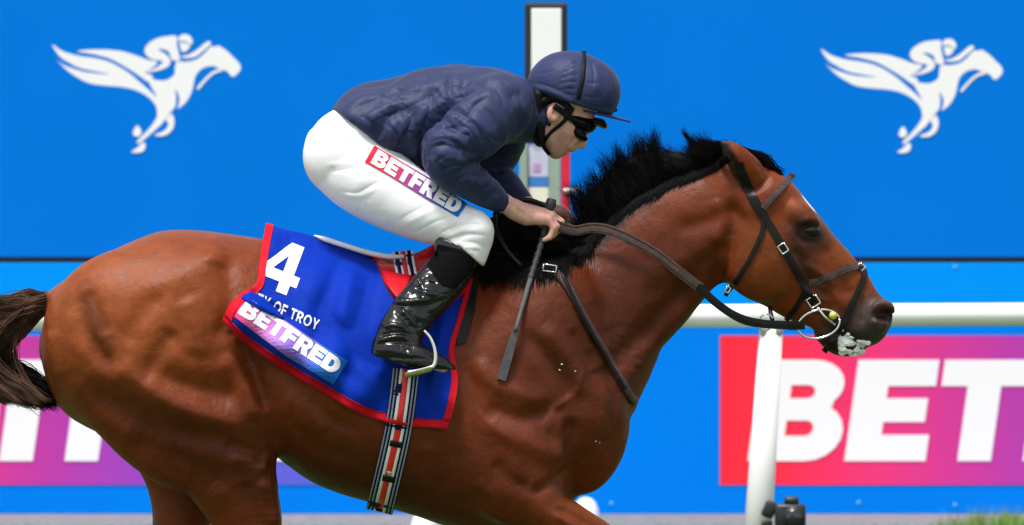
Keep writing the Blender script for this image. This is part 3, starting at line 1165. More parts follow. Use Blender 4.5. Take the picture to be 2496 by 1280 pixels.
# shoulder blade, upper arm, breast
hf.ell((1300, 860, -.135), (135, .10, 235), -24, 0.08, both=True)
hf.ell((1400, 1010, -.12), (120, .085, 110), 30, 0.07, both=True)
hf.ell((1452, 1085, -.075), (72, .075, 125), -22, 0.03, both=True)
hf.ell((1250, 1130, -.175), (110, .07, 150), 10, 0.07, both=True)
# near foreleg reaching forward, far foreleg under the chest
hf.chain([(1270, 1150, 95, -.16, .085), (1322, 1236, 64, -.165, .072), (1390, 1284, 58, -.165, .066), (1456, 1322, 53, -.16, .058), (1545, 1385, 43, -.15, .048), (1618, 1440, 40, -.145, .046)], 0.018)
hf.chain([(1618, 1440, 38, -.145, .044), (1660, 1540, 29, -.14, .032), (1700, 1670, 27, -.14, .03), (1718, 1720, 35, -.14, .036), (1762, 1780, 28, -.14, .032), (1786, 1815, 35, -.14, .04)], 0.02)
hf.chain([(1250, 1180, 90, .16, .08), (1262, 1300, 66, .16, .066), (1272, 1420, 50, .15, .052), (1282, 1530, 42, .145, .048)], 0.03)
hf.chain([(1282, 1530, 40, .145, .046), (1284, 1640, 29, .14, .033), (1284, 1780, 27, .14, .03), (1286, 1850, 35, .14, .036), (1312, 1925, 28, .14, .032), (1326, 1965, 35, .14, .042)], 0.02)
# neck
hf.chain([(1340, 880, 215, 0, .185), (1392, 850, 203, 0, .168), (1470, 760, 168, 0, .130), (1550, 680, 160, 0, .105), (1628, 606, 148, 0, .092), (1700, 556, 138, 0, .088), (1765, 532, 132, 0, .085)], 0.06)
# head, lofted along poll -> muzzle
head = [(-62, 20, -60, .05, .5, 2.2), (-40, 40, -95, .066, .5, 2.3), (10, 58, -140, .085, .42, 2.4), (60, 76, -168, .096, .38, 2.6), (100, 84, -184, .100, .36, 2.7), (155, 80, -195, .098, .36, 2.7), (195, 78, -195, .094, .36, 2.7),
        (229, 75, -189, .088, .36, 2.6), (272, 71, -171, .078, .38, 2.5), (315, 70, -158, .068, .4, 2.4), (345, 69, -147, .061, .42, 2.3), (384, 66, -128, .055, .44, 2.2),
        (423, 57, -112, .052, .45, 2.1), (450, 53, -108, .055, .45, 2.1), (473, 53, -104, .058, .45, 2.1), (490, 48, -92, .055, .45, 2.1), (506, 40, -76, .047, .45, 2.1), (519, 22, -58, .034, .45, 2.1), (527, -4, -38, .015, .5, 2.1)]
hf.profile((1800, 430), (340, 360), head, 0.025)
hf.ell((1862, 632, -.058), (92, .046, 100), -45, 0.03, both=True)            # cheek
hf.ell((1958, 528, -.080), (40, .024, 26), -38, 0.03, both=True)             # brow over the eye
hf.ell((2150, 766, -.044), (30, .022, 36), -50, 0.025, both=True)             # nostril flare
hf.chain([(2136, 770, 12, -.075, .030), (2154, 766, 17, -.072, .040), (2170, 772, 15, -.060, .036), (2172, 788, 8, -.050, .022)], 0.006, op='s', both=True)       # nostril
hf.chain([(2010, 812, 26, 0, .034), (2040, 834, 31, 0, .04), (2072, 845, 25, 0, .036), (2094, 852, 14, 0, .022)], 0.008)   # lower lip
hf.ell((1977, 560, -.110), (31, .024, 19), -20, 0.012, 's', both=True)       # eye socket
# ears, laid back
for s_ in (-1, 1):
    y_ = .070 * s_
    hf.chain([(1846, 444, 30, y_ * .85, .032), (1822, 414, 35, y_ * 1.15, .030), (1796, 384, 30, y_ * 1.35, .024), (1773, 358, 16, y_ * 1.42, .013), (1757, 341, 4, y_ * 1.45, .005)], 0.007)
    hf.chain([(1800, 420, 17, y_ * 1.75, .022), (1780, 386, 13, y_ * 1.78, .017), (1766, 362, 6, y_ * 1.70, .010)], 0.006, op='s')
# dock of the tail
hf.chain([(185, 712, 34, 0, .045), (140, 730, 27, 0, .034), (100, 744, 20, 0, .026), (40, 762, 13, 0, .018)], 0.04)
HV, HF = hf.mesh()
del hf
HV = relax(HV, HF, 2, 0.5)
strokes = [
    # hindquarter
    (-9, 20, [(208, 700), (200, 750), (212, 810), (250, 868), (300, 905)]),
    (-5, 13, [(214, 700), (240, 760), (262, 820)]),
    (11, 24, [(262, 862), (330, 925), (420, 980), (520, 1022), (610, 1040)]),
    (-12, 30, [(195, 930), (270, 980), (360, 1030), (470, 1062), (580, 1075)]),
    (-9, 22, [(340, 930), (372, 892), (402, 842), (430, 800)]),
    (-11, 24, [(372, 912), (440, 935), (520, 955), (590, 965)]),
    (8, 30, [(380, 740), (420, 690), (480, 655), (530, 630)]),
    (-6, 20, [(300, 850), (330, 790), (370, 740), (430, 700)]),
    (9, 22, [(516, 572), (524, 610), (522, 655)]),
    (-7, 18, [(545, 620), (560, 690), (555, 760), (530, 840)]),
    (6, 26, [(450, 720), (480, 800), (470, 870)]),
    (8, 24, [(540, 860), (575, 910), (612, 975), (628, 1030)]),
    (-13, 15, [(585, 818), (612, 880), (630, 940), (650, 1010)]),
    (-6, 12, [(556, 800), (590, 860), (604, 905)]),
    (-9, 18, [(545, 1085), (600, 1100), (648, 1128)]),
    (6, 14, [(560, 1112), (610, 1118), (650, 1150)]),
    (-10, 30, [(300, 1060), (400, 1110), (500, 1150), (560, 1200)]),
    (9, 22, [(640, 1160), (655, 1220), (668, 1290)]),
    (-8, 18, [(600, 1170), (618, 1230), (635, 1300)]),
    (6, 14, [(120, 800), (128, 860), (150, 930)]),
    # barrel
    (-6, 16, [(670, 860), (720, 940), (790, 1010), (880, 1060)]),
    (5, 22, [(690, 960), (740, 990), (800, 1060)]),
    (-5, 16, [(700, 1040), (780, 1090), (880, 1130)]),
    (4, 16, [(1040, 1080), (1050, 1140), (1040, 1200)]),
    (-4, 13, [(1075, 1060), (1085, 1130), (1075, 1200)]),
    (-9, 22, [(1130, 860), (1140, 960), (1125, 1060), (1130, 1160)]),
    # shoulder and breast
    (9, 20, [(1150, 870), (1200, 930), (1260, 960), (1340, 985)]),
    (-9, 17, [(1270, 800), (1320, 860), (1370, 920), (1402, 990)]),
    (8, 20, [(1320, 790), (1370, 850), (1410, 920), (1430, 980)]),
    (-6, 13, [(1390, 800), (1430, 870), (1452, 930)]),
    (-9, 20, [(1180, 990), (1250, 1020), (1310, 1010), (1370, 990)]),
    (8, 22, [(1170, 1020), (1240, 1060), (1330, 1100), (1390, 1120)]),
    (-11, 14, [(1390, 1010), (1392, 1080), (1390, 1150), (1378, 1190)]),
    (6, 13, [(1355, 1000), (1360, 1070), (1362, 1130)]),
    (-8, 12, [(1300, 1205), (1360, 1165), (1392, 1140)]),
    (-6, 18, [(1200, 1120), (1240, 1170), (1300, 1190)]),
    (-7, 9, [(1352, 1236), (1420, 1268), (1490, 1310)]),
    (5, 8, [(1340, 1250), (1410, 1290), (1470, 1330)]),
    (-8, 14, [(1480, 900), (1500, 960), (1492, 1040), (1462, 1110)]),
    (4, 8, [(1330, 1060), (1350, 1000), (1400, 960), (1420, 900)]),
    # neck
    (-9, 20, [(1430, 960), (1500, 880), (1580, 800), (1660, 720), (1730, 660)]),
    (8, 20, [(1510, 960), (1560, 880), (1630, 800), (1690, 735)]),
    (6, 24, [(1560, 690), (1620, 650), (1700, 610), (1780, 560)]),
    (-6, 16, [(1640, 560), (1720, 540), (1790, 520), (1822, 560)]),
    (-6, 14, [(1700, 660), (1740, 620), (1770, 590)]),
    (-12, 16, [(1782, 470), (1790, 540), (1775, 610), (1752, 670), (1745, 705)]),
    (6, 16, [(1740, 480), (1755, 540), (1745, 600)]),
    # head
    (-9, 7, [(1806, 452), (1834, 464), (1862, 448), (1874, 424)]), (-5, 5, [(1846, 396), (1858, 412), (1862, 434)]),
    (5, 10, [(1960, 640), (2000, 668), (2040, 700)]),
    (-6, 12, [(1936, 600), (1962, 660), (1975, 720)]),
    (-6, 13, [(2004, 590), (2030, 640), (2052, 690), (2078, 735)]),
    (-5, 9, [(1930, 470), (1912, 520), (1930, 560)]),
    (4, 6, [(1946, 548), (1972, 534), (2003, 544)]),
    (-4, 5, [(1940, 566), (1960, 588), (1992, 590)]),
    (5, 8, [(1935, 690), (1985, 720), (2030, 740)]),
    (-5, 8, [(1950, 720), (1990, 760), (2040, 780)]),
    (5, 6, [(2128, 760), (2136, 742), (2162, 738), (2180, 756)]),
    (4, 6, [(2130, 770), (2140, 800), (2162, 806)]),
    (-6, 6, [(2028, 806), (2060, 820), (2092, 840), (2110, 856)]),
    (-4, 7, [(2096, 720), (2106, 750), (2100, 790)]),
    (3, 5, [(1990, 690), (2030, 715), (2062, 760)]),
    (2.5, 4, [(1985, 620), (2005, 668), (2010, 720)]),
]
HV = sculpt(HV, HF, [(a_ * (1.45 if p_[0][0] < 700 else 1.15), w_ * (1.2 if w_ > 12 else 1.05), p_) for a_, w_, p_ in strokes])
# fine veins and skin relief on the near and far sides alike
veins = []
rv = random.Random(3)
for (cx, cy, dx, dy, L, n_) in ((1360, 950, .6, .8, 150, 9), (1450, 850, .7, -.5, 160, 8), (700, 1000, .9, .5, 150, 7), (1540, 880, .6, -.75, 140, 8), (600, 900, .3, 1, 120, 5), (2020, 730, .7, .6, 80, 6), (1250, 1080, .8, .6, 150, 6), (300, 900, .8, .6, 160, 5)):
    for _ in range(n_):
        x, y = cx + rv.uniform(-110, 110) * (0.45 if cx > 1900 else 1), cy + rv.uniform(-110, 110) * (0.4 if cx > 1900 else 1)
        pts = []
        a = math.atan2(dy, dx) + rv.uniform(-.5, .5)
        for i in range(5):
            pts.append((x, y))
            x += math.cos(a) * L / 5; y += math.sin(a) * L / 5
            a += rv.uniform(-.5, .5)
        veins.append((rv.choice((.8, 1.3, -1.0)), rv.uniform(7, 13), pts))
HV = sculpt(HV, HF, veins)
N_ = normals(HV, HF)
HV = HV + N_ * (0.0022 * fbm(HV, 24, 5, 3) + 0.0010 * fbm(HV, 90, 6, 2))[:, None]
vol = np.einsum('ij,ij->i', HV[HF[:, 0]], np.cross(HV[HF[:, 1]], HV[HF[:, 2]])).sum()
if vol < 0:
    HF = HF[:, ::-1].copy()
print('horse verts', len(HV), 'vol', vol)

# coat markings: bay body, black points, dark muzzle and eye, white star; some sheen and shade painted in
Q = to_px(HV)


def blob(cx, cy, rx, ry, ang=0, soft=0.35):
    a = math.radians(ang)
    x, y = Q[:, 0] - cx, Q[:, 1] - cy
    u, w = x * math.cos(a) + y * math.sin(a), -x * math.sin(a) + y * math.cos(a)
    g = np.sqrt((u / rx) ** 2 + (w / ry) ** 2)
    return np.clip((1 + soft - g) / (2 * soft), 0, 1)


bay = np.array((0.138, 0.0240, 0.0036))
red = np.array((0.195, 0.0370, 0.0058))
dark = np.array((0.014, 0.010, 0.009))
liver_and_shade = np.array((0.046, 0.0085, 0.0028))  # serves liver coat patches and painted body shade alike
nz = .6 * fbm(HV, 9, 11, 3) + .4 * fbm(HV, 38, 17, 3)
col = bay[None] + (red - bay)[None] * np.clip(0.5 + 0.9 * nz, 0, 1)[:, None]


def mixc(c, w):
    global col
    col = col + (np.asarray(c)[None] - col) * np.clip(w, 0, 1)[:, None]


mixc((0.275, 0.066, 0.014), 0.85 * blob(270, 760, 230, 190, 0, .6))                 # soft sheen on the croup put into the coat colour
mixc(liver_and_shade, 0.55 * blob(1420, 900, 240, 340, 0, .5))
mixc(liver_and_shade, 0.4 * blob(470, 1080, 200, 110, 25, .6))  # shade on the lower thigh painted into the coat
mixc(liver_and_shade, 0.62 * blob(1590, 700, 240, 150, -45, .6))
mixc((0.17, 0.040, 0.007), 0.7 * blob(1870, 620, 80, 90, 0, .5))
mixc((0.19, 0.048, 0.009), 0.7 * blob(2020, 600, 26, 130, -38, .5))
mixc((0.16, 0.036, 0.007), 0.6 * blob(1400, 1250, 110, 60, 30, .5))
mixc(liver_and_shade, 0.75 * blob(900, 1200, 360, 150, 10, .6))                        # shade of the underside put into the belly colour
wob = 14 * fbm(HV, 40, 13, 2)
mixc(liver_and_shade, 0.55 * blob(232, 790, 26, 95, -16, .5))
mixc(liver_and_shade, 0.5 * blob(330, 1010, 190, 60, 28, .6))  # shadow below the thigh ridge, painted as coat colour
mixc(liver_and_shade, 0.45 * blob(620, 860, 34, 90, -20, .6))  # flank fold shading painted into the coat
mixc((0.040, 0.024, 0.020), 0.9 * blob(2118, 808, 84, 58, 30, .4))
mixc(dark, 0.7 * blob(2070, 820, 60, 34, 30, .4))                           # muzzle
mixc((0.045, 0.034, 0.032), 0.8 * blob(2140, 775, 58, 62, 0, .3))
mixc(dark, 0.92 * blob(1972, 566, 52, 36, 35, .5))                           # eye patch
mixc(dark, 0.72 * blob(1960, 645, 30, 85, -32, .6))                          # cheek shadow put into the coat colour
mixc(dark, 0.9 * blob(2030, 830, 44, 34, 30, .4))
mixc((0.74, 0.72, 0.70), blob(1972, 496, 11, 24, -42, .3) * (np.abs(HV[:, 1]) < 0.04))   # star
mixc(dark, np.clip((Q[:, 1] + wob * 3 - 1400) / 90, 0, 1))                   # black legs
crest = catmull([(1180, 600), (1300, 612), (1420, 590), (1500, 520), (1600, 440), (1700, 392), (1800, 350)], 6)
d_, _t = poly_dist(Q, crest)
mixc(dark, np.clip((44 + wob - d_) / 24 + np.clip((1440 - Q[:, 0]) / 60, 0, 1), 0, 1) * np.clip((95 + wob - d_) / 40, 0, 1) * np.clip((1785 - Q[:, 0]) / 25, 0, 1))                              # roots of the mane
d_, _t = poly_dist(Q, np.array([(1758, 345), (1780, 384), (1802, 424), (1814, 448)]))
mixc(dark, np.clip((15 - d_) / 6, 0, 1) * 0.95)                               # dark ear rim
mixc(dark, np.clip((120 - Q[:, 0]) / 30, 0, 1) * (Q[:, 1] < 790) * (np.abs(HV[:, 1]) < .05))
inner = ((Q[:, 0] - 2156) / 22) ** 2 + ((Q[:, 1] - 771) / 15) ** 2 < 1
col[inner & (np.abs(HV[:, 1]) < 0.064)] = (0.03, 0.010, 0.012)

M['coat'] = mat('coat', (0.2, 0.06, 0.02), 0.42, spec=0.22, var=(26, 0.16), attr='coat', bump=[(420, 0.0009, 2), (60, 0.0014, 4)], crease=[(9, 0.0016, (1, 1, 1)), (22, 0.0009, (1, 1, .7))],
                stretch=(1, 1, 1), rough_var=0.09)
horse = empty('racehorse', (P(900, 0).x, 0, 0), 'galloping bay racehorse with black mane and tail carrying the rider', 'horse')
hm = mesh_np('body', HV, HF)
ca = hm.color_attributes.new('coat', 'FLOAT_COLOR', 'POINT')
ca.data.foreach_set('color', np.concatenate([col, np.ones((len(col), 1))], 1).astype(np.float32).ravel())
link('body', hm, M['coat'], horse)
HB = bvh_of(HV, HF)

# eyes
M['eye'] = mat('eye', (0.006, 0.004, 0.003), 0.07, spec=0.45)
ey = hit(HB, 1977, 562, -.1)[0].y
for s_ in (1, -1):
    bm = bmesh.new()
    r = bmesh.ops.create_uvsphere(bm, u_segments=20, v_segments=14, radius=0.0215)
    c = P(1977, 562, ey + .0125)
    for v in r['verts']:
        v.co = Vector((v.co.x * 1.15, v.co.y, v.co.z * .9)) + Vector((c.x, c.y * s_, c.z))
    obj_bm('eye', bm, M['eye'], horse, True)

# hooves
M['hoof'] = mat('hoof', (0.03, 0.025, 0.022), 0.5, var=(30, 0.3))
for (hx, hy, yy, tilt) in ((806, 1960, -.12, 14), (355, 1962, .125, 4), (1790, 1812, -.14, -18), (1330, 1960, .14, 8)):
    top = P(hx, hy, yy)
    zb = 0.001 if hy > 1900 else top.z - 0.075
    bm = bmesh.new()
    rings = []
    for t_, r_ in ((0, .040), (.25, .046), (.7, .053), (1, .056)):
        ring = []
        for k in range(18):
            a = k * math.pi / 9
            x = (r_ * math.cos(a) * 1.12) + (0.035 * t_ if tilt >= 0 else .02 * t_)
            ring.append(bm.verts.new((top.x + x, yy + r_ * math.sin(a), top.z + (zb - top.z) * t_)))
        rings.append(ring)
    for a, b in zip(rings[:-1], rings[1:]):
        for k in range(18):
            bm.faces.new((a[k], a[(k + 1) % 18], b[(k + 1) % 18], b[k]))
    bm.faces.new(rings[0]); bm.faces.new(rings[-1][::-1])
    obj_bm('hoof', bm, M['hoof'], horse, True)


# ---- hair
def hair(name, guides, m, parent, n=7, sides=3):
    """guides: list of (control points [(px,py,y)...], root radius)"""
    paths = []
    for cps, r0 in guides:
        W = np.array([tuple(P(*c)) for c in cps])
        pts = catmull(W, max(2, n // (len(cps) - 1)))
        t = np.linspace(0, 1, len(pts))
        paths.append((pts, r0 * (1 - t) ** 0.6 + 0.00012))
    V, F = tube_mesh(paths, sides, caps=False)
    return obj_np(name, V, F, m, parent)


M['hair_black'] = mat('hair_black', (0.004, 0.0035, 0.0035), 0.6, spec=0.08, var=(40, 0.5))
M['hair_tail'] = mat('hair_tail', (0.110, 0.060, 0.040), 0.5, spec=0.15, var=(14, 0.8))


def side_y(px, py, extra=0.006):
    h_ = hit(HB, px, py, -0.1)
    return (h_[0].y - extra) if h_ else None


G = []
rh = random.Random(11)
crest_pts = np.array([(1195, 612), (1290, 612), (1370, 602), (1430, 565), (1490, 520), (1560, 465), (1640, 425), (1710, 400), (1775, 372)], float)
crest_d = catmull(crest_pts, 24)


def gs(a):
    return rh.gauss(0, a)


for i in range(230):
    t = rh.random()
    c = crest_d[int(t * (len(crest_d) - 1))]
    x = c[0]
    if x < 1300:
        L, a = rh.uniform(50, 105), rh.uniform(105, 150)
    elif x < 1440:
        L, a = rh.uniform(30, 62), rh.uniform(118, 165)
    elif x < 1660:
        L, a = rh.uniform(85, 160) * (1.0 - 0.2 * abs(x - 1560) / 120), rh.uniform(112, 146)
    else:
        L, a = rh.uniform(45, 95), rh.uniform(140, 168)
    a = math.radians(a)
    k = rh.uniform(-0.35, 0.15)
    cy_ = gs(.012)
    tipx, tipy = x + L * math.cos(a + k), c[1] + 10 - L * math.sin(a + k)
    midx, midy = x + L * .5 * math.cos(a), c[1] + 10 - L * .5 * math.sin(a)
    for _ in range(30):
        dx, yy = gs(10), gs(.014)
        f = rh.uniform(.75, 1.08)
        G.append(([(x + dx, c[1] + 14 + gs(8), yy), (midx + dx * .7 + gs(2), midy + gs(3), yy * 1.3 + cy_ * .5),
                   (midx + (tipx - midx) * f + gs(10), midy + (tipy - midy) * f + gs(8), cy_ + yy * .8)], rh.uniform(.0004, .0010)))
# long flying locks
for (x0_, y0_, x1_, y1_, x2_, y2_, n_, sp) in ((1490, 540, 1462, 462, 1436, 408, 26, 9), (1500, 540, 1478, 450, 1462, 392, 16, 8), (1480, 545, 1448, 520, 1430, 548, 40, 12),
                                        (1610, 450, 1596, 372, 1596, 318, 70, 10), (1625, 445, 1614, 385, 1640, 372, 40, 10), (1590, 460, 1560, 395, 1566, 342, 90, 16),
                                        (1560, 480, 1526, 430, 1506, 385, 90, 16), (1530, 500, 1500, 460, 1488, 420, 70, 12)):
    for _ in range(n_):
        yy = gs(.012)
        G.append(([(x0_ + gs(sp), y0_ + gs(sp * .6), yy), (x1_ + gs(sp * .7), y1_ + gs(sp * .5), yy * 1.5), (x2_ + gs(sp * .9), y2_ + gs(sp), yy * 2 + gs(.008))], rh.uniform(.0005, .0011)))
# hair lying on the near side of the neck and withers
for i in range(2600):
    t = rh.random() ** 1.35
    c = crest_d[int(t * (len(crest_d) - 1))]
    x, y = c[0] + gs(8), c[1] + rh.uniform(8, 38 if c[0] < 1450 else 22)
    if x < 1450:
        L, a = rh.uniform(30, 80), math.radians(rh.uniform(200, 258))
    elif x < 1640:
        L, a = rh.uniform(25, 62), math.radians(rh.uniform(203, 222))
    else:
        L, a = rh.uniform(20, 48), math.radians(rh.uniform(200, 214))
    pts = []
    ok = True
    for f in (0, .5, 1):
        px_, py_ = x + L * f * math.cos(a + .25 * f), y - L * f * math.sin(a + .25 * f)
        sy = side_y(px_, py_, 0.002 + rh.random() * .006)
        if sy is None:
            sy = -0.02 if not pts else pts[-1][2]
        pts.append((px_, py_, sy))
    G.append((pts, rh.uniform(.0011, .002)))
mane = hair('mane', G, M['hair_black'], horse)
mf = Field((P(1150, 0).x, -.06, P(0, 680).z), (P(1830, 0).x, .06, P(0, 330).z), .005)
mf.chain([(1218, 570, 44, 0, .030), (1262, 560, 50, 0, .030), (1310, 590, 38, 0, .030), (1380, 600, 34, 0, .03), (1440, 560, 40, 0, .026), (1500, 486, 56, 0, .026), (1556, 442, 62, 0, .026), (1612, 416, 46, 0, .024), (1680, 400, 28, 0, .022), (1750, 378, 18, 0, .02), (1800, 366, 8, 0, .014)], .02)
mv, mF = mf.mesh()
mv = mv + normals(mv, mF) * (.006 * fbm(mv * np.array((1, 1, .35)), 120, 8, 2))[:, None]
obj_np('mane_roots', mv, mF, M['hair_black'], mane)

# forelock streaming back between the ears
G = []
for i in range(420):
    yy = gs(.018)
    x, y = 1898 + gs(10) - abs(gs(22)), 424 + gs(5)
    far = rh.random()
    G.append(([(x, y, yy), (1850 + gs(12), 384 + gs(5), yy), (1802 + gs(10), 368 + gs(5), yy * 1.2),
               (1800 - far * 70 + gs(6), 364 - far * 6 + gs(7), yy * 1.6), (1790 - far * 120 + gs(6), 364 - far * 48 * rh.random() + gs(8), yy * 2)], rh.uniform(.0009, .0017)))
for i in range(60):
    yy = gs(.008)
    G.append(([(1775 + gs(8), 380 + gs(5), yy), (1726 + gs(5), 370 + gs(5), yy), (1690 + gs(4), 350 + gs(5), yy * 1.5), (1662 + gs(4), 318 + gs(6), yy * 2)], rh.uniform(.0008, .0014)))
hair('forelock', G, M['hair_black'], horse, 12)

# tail: swept back out of the dock, then curling down and under
G = []
for i in range(120):
    o = rh.random()
    x = 128 - 90 * rh.random()
    y = 735 + (128 - x) * 0.22 + gs(7)
    cy_ = gs(.02)
    K = [(x, y), (60 - 130 * o + gs(8), 752 + 40 * (1 - o) + gs(10)), (18 - 175 * o + gs(9), 842 + gs(12) - 30 * o),
         (40 - 150 * o + gs(10), 908 + gs(10)), (92 - 120 * o + gs(10), 952 + gs(10)), (128 - 110 * o + gs(14), 978 + gs(9))]
    for _ in range(30):
        dy, dx, yy = gs(5), gs(4), gs(.009)
        G.append(([(a_ + dx * (.5 + .2 * q) + gs(1.2), b_ + dy * (1.3 - .15 * q) + gs(1.2), cy_ * (1 + .3 * q) + yy * (1 - .1 * q)) for q, (a_, b_) in enumerate(K)], rh.uniform(.0010, .0019)))
for i in range(70):
    x = 126 - 50 * rh.random()
    cy_ = gs(.018)
    K = [(x, 728 + (128 - x) * .2 + gs(5)), (40 + gs(12), 748 + gs(14)), (-40 + gs(12), 782 + gs(26)), (-140 + gs(16), 815 + gs(44))]
    for _ in range(28):
        dy, yy = gs(4.5), gs(.008)
        G.append(([(a_ + gs(1.5), b_ + dy * (1 + .2 * q) + gs(1.2), cy_ * (1 + .3 * q) + yy) for q, (a_, b_) in enumerate(K)], rh.uniform(.0010, .0019)))
hair('tail', G, M['hair_tail'], horse, 15)
G = []
for i in range(900):
    yy = gs(.02)
    o = rh.random()
    G.append(([(-60 + 90 * o + gs(10), 890 + gs(14), yy), (0 + 80 * o + gs(10), 925 + gs(14), yy), (60 + 70 * o + gs(10), 958 + gs(15), yy), (100 + 40 * o + gs(14), 982 + gs(11), yy)], rh.uniform(.0012, .002)))
hair('tail_tip', G, M['hair_black'], horse, 12)
# ================================================================== number cloth, saddle, girth
M['cloth_blue'] = mat('cloth_blue', (0.003, 0.030, 0.36), 0.6, spec=0.05, var=(30, 0.06), bump=[(900, 0.0003, 1), (12, 0.006, 3)])
M['cloth_red'] = mat('cloth_red', srgb(200, 20, 38), 0.6, spec=0.1, bump=(500, 0.0004, 2))
M['cloth_white'] = mat('cloth_white', (0.85, 0.85, 0.87), 0.6, spec=0.15, bump=(500, 0.0003, 2))
M['cloth_navy'] = mat('cloth_navy', (0.006, 0.010, 0.06), 0.6, spec=0.1)
M['leather_black'] = mat('leather_black', (0.005, 0.0045, 0.0045), 0.42, spec=0.25, var=(30, 0.3), bump=(240, 0.0006, 3))
M['leather_brown'] = mat('leather_brown', (0.070, 0.045, 0.040), 0.5, spec=0.2, var=(60, 0.3), bump=(260, 0.0008, 3))
M['rein_rubber'] = mat('rein_rubber', (0.095, 0.060, 0.054), 0.6, spec=0.15, var=(90, 0.25), bump=[(500, 0.001, 2)])
M['saddle_red'] = mat('saddle_red', srgb(204, 14, 28), 0.26, spec=0.5, coat=0.4, bump=(18, 0.002, 2))
M['silver'] = mat('silver', (0.75, 0.75, 0.76), 0.22, metal=1.0)
M['white_plastic'] = mat('white_plastic', (0.66, 0.66, 0.64), 0.35)


def interp_curve(pts, n):
    c = catmull(pts, 16)
    L = np.concatenate([[0], np.cumsum(np.linalg.norm(np.diff(c, axis=0), axis=1))])
    t = np.linspace(0, L[-1], n)
    return np.stack([np.interp(t, L, c[:, 0]), np.interp(t, L, c[:, 1])], 1)


def coons(top, bottom, left, right, nu, nv):
    T, B = interp_curve(top, nu), interp_curve(bottom, nu)
    L, R = interp_curve(left, nv), interp_curve(right, nv)
    u = np.linspace(0, 1, nu)[:, None, None]; v = np.linspace(0, 1, nv)[None, :, None]
    S = (1 - v) * T[:, None] + v * B[:, None] + (1 - u) * L[None] + u * R[None]
    S -= (1 - u) * (1 - v) * T[0] + u * (1 - v) * T[-1] + (1 - u) * v * B[0] + u * v * B[-1]
    return S


def drape(S, bvh, lift, ridge=True, smooth=4):
    """lay a picture-plane patch (v runs down from the spine) on the near side of a body; returns the y grid"""
    nu, nv = S.shape[:2]
    Y = np.full((nu, nv), np.nan)
    for i in range(nu):
        for j in range(nv):
            h_ = hit(bvh, S[i, j, 0], S[i, j, 1], -0.25)
            if h_:
                Y[i, j] = h_[0].y
    for i in range(nu):
        row = Y[i]
        ok = np.where(~np.isnan(row))[0]
        if len(ok):
            k = ok[0]
            for j in range(k):
                row[j] = row[k] * math.sqrt(j / max(k, 1)) * 0.98
            for j in range(k, nv):
                if np.isnan(row[j]):
                    row[j] = row[j - 1]
        else:
            row[:] = 0
    Y = Y - lift * np.clip(np.linspace(0, 1, nv) * 12, 0, 1)[None]
    if ridge:
        Y[:, 0] = 0
    for _ in range(smooth):
        Y[:, 1:-1] = .25 * Y[:, :-2] + .5 * Y[:, 1:-1] + .25 * Y[:, 2:]
        Y[1:-1, 1:] = .25 * Y[:-2, 1:] + .5 * Y[1:-1, 1:] + .25 * Y[2:, 1:]
    return Y


def patch_mesh(S, Y, thick=0.003, far=True):
    """near sheet plus its mirror on the far side, given a little thickness"""
    nu, nv = S.shape[:2]
    A = np.array([[tuple(P(S[i, j, 0], S[i, j, 1], Y[i, j])) for j in range(nv)] for i in range(nu)])
    sheets = [A]
    if far:
        B = A.copy(); B[:, :, 1] *= -1
        B[:, :, 0] = A[:, :, 0]
        sheets = [np.concatenate([B[:, :0:-1], A], 1)]
    Am = sheets[0]
    nu, nv = Am.shape[:2]
    du = np.gradient(Am, axis=0); dv = np.gradient(Am, axis=1)
    N = np.cross(dv, du); N /= np.linalg.norm(N, axis=2)[:, :, None] + 1e-9
    if far is False and N[nu // 2, nv // 2, 1] > 0 or far and N[nu // 2, -2, 1] > 0:
        N = -N
    In = Am - N * thick
    V = np.concatenate([Am.reshape(-1, 3), In.reshape(-1, 3)])
    idx = np.arange(nu * nv).reshape(nu, nv)
    q = np.stack([idx[:-1, :-1], idx[1:, :-1], idx[1:, 1:], idx[:-1, 1:]], -1).reshape(-1, 4)
    F = [q, q[:, ::-1] + nu * nv]
    m = nu * nv
    for e in (idx[0], idx[-1], idx[:, 0], idx[:, -1]):
        F.append(np.stack([e[:-1], e[1:], e[1:] + m, e[:-1] + m], 1))
    return V, np.concatenate(F), Am, N


# ---- number cloth
c_top = [(648, 546), (700, 560), (745, 570), (775, 580), (850, 606), (930, 632), (1010, 634), (1080, 618), (1150, 606)]
c_bot = [(544, 782), (600, 836), (690, 898), (780, 952), (870, 1004), (945, 1030), (1010, 1040), (1088, 1046)]
c_left = [(648, 546), (640, 590), (632, 640), (624, 690), (588, 716), (560, 745), (544, 782)]
c_right = [(1150, 606), (1152, 680), (1130, 770), (1108, 850), (1116, 930), (1104, 1000), (1088, 1046)]
CS = coons(c_top, c_bot, c_left, c_right, 110, 80)
CY = drape(CS, HB, 0.012, True, 6)
uu, vv = np.meshgrid(np.linspace(0, 1, 110), np.linspace(0, 1, 80), indexing='ij')
pxg, pyg = CS[:, :, 0], CS[:, :, 1]


def gbump(px, py, rx, ry, ang):
    a = math.radians(ang)
    x, y = pxg - px, pyg - py
    u, w = x * math.cos(a) + y * math.sin(a), -x * math.sin(a) + y * math.cos(a)
    return np.exp(-(u / rx) ** 2 - (w / ry) ** 2)


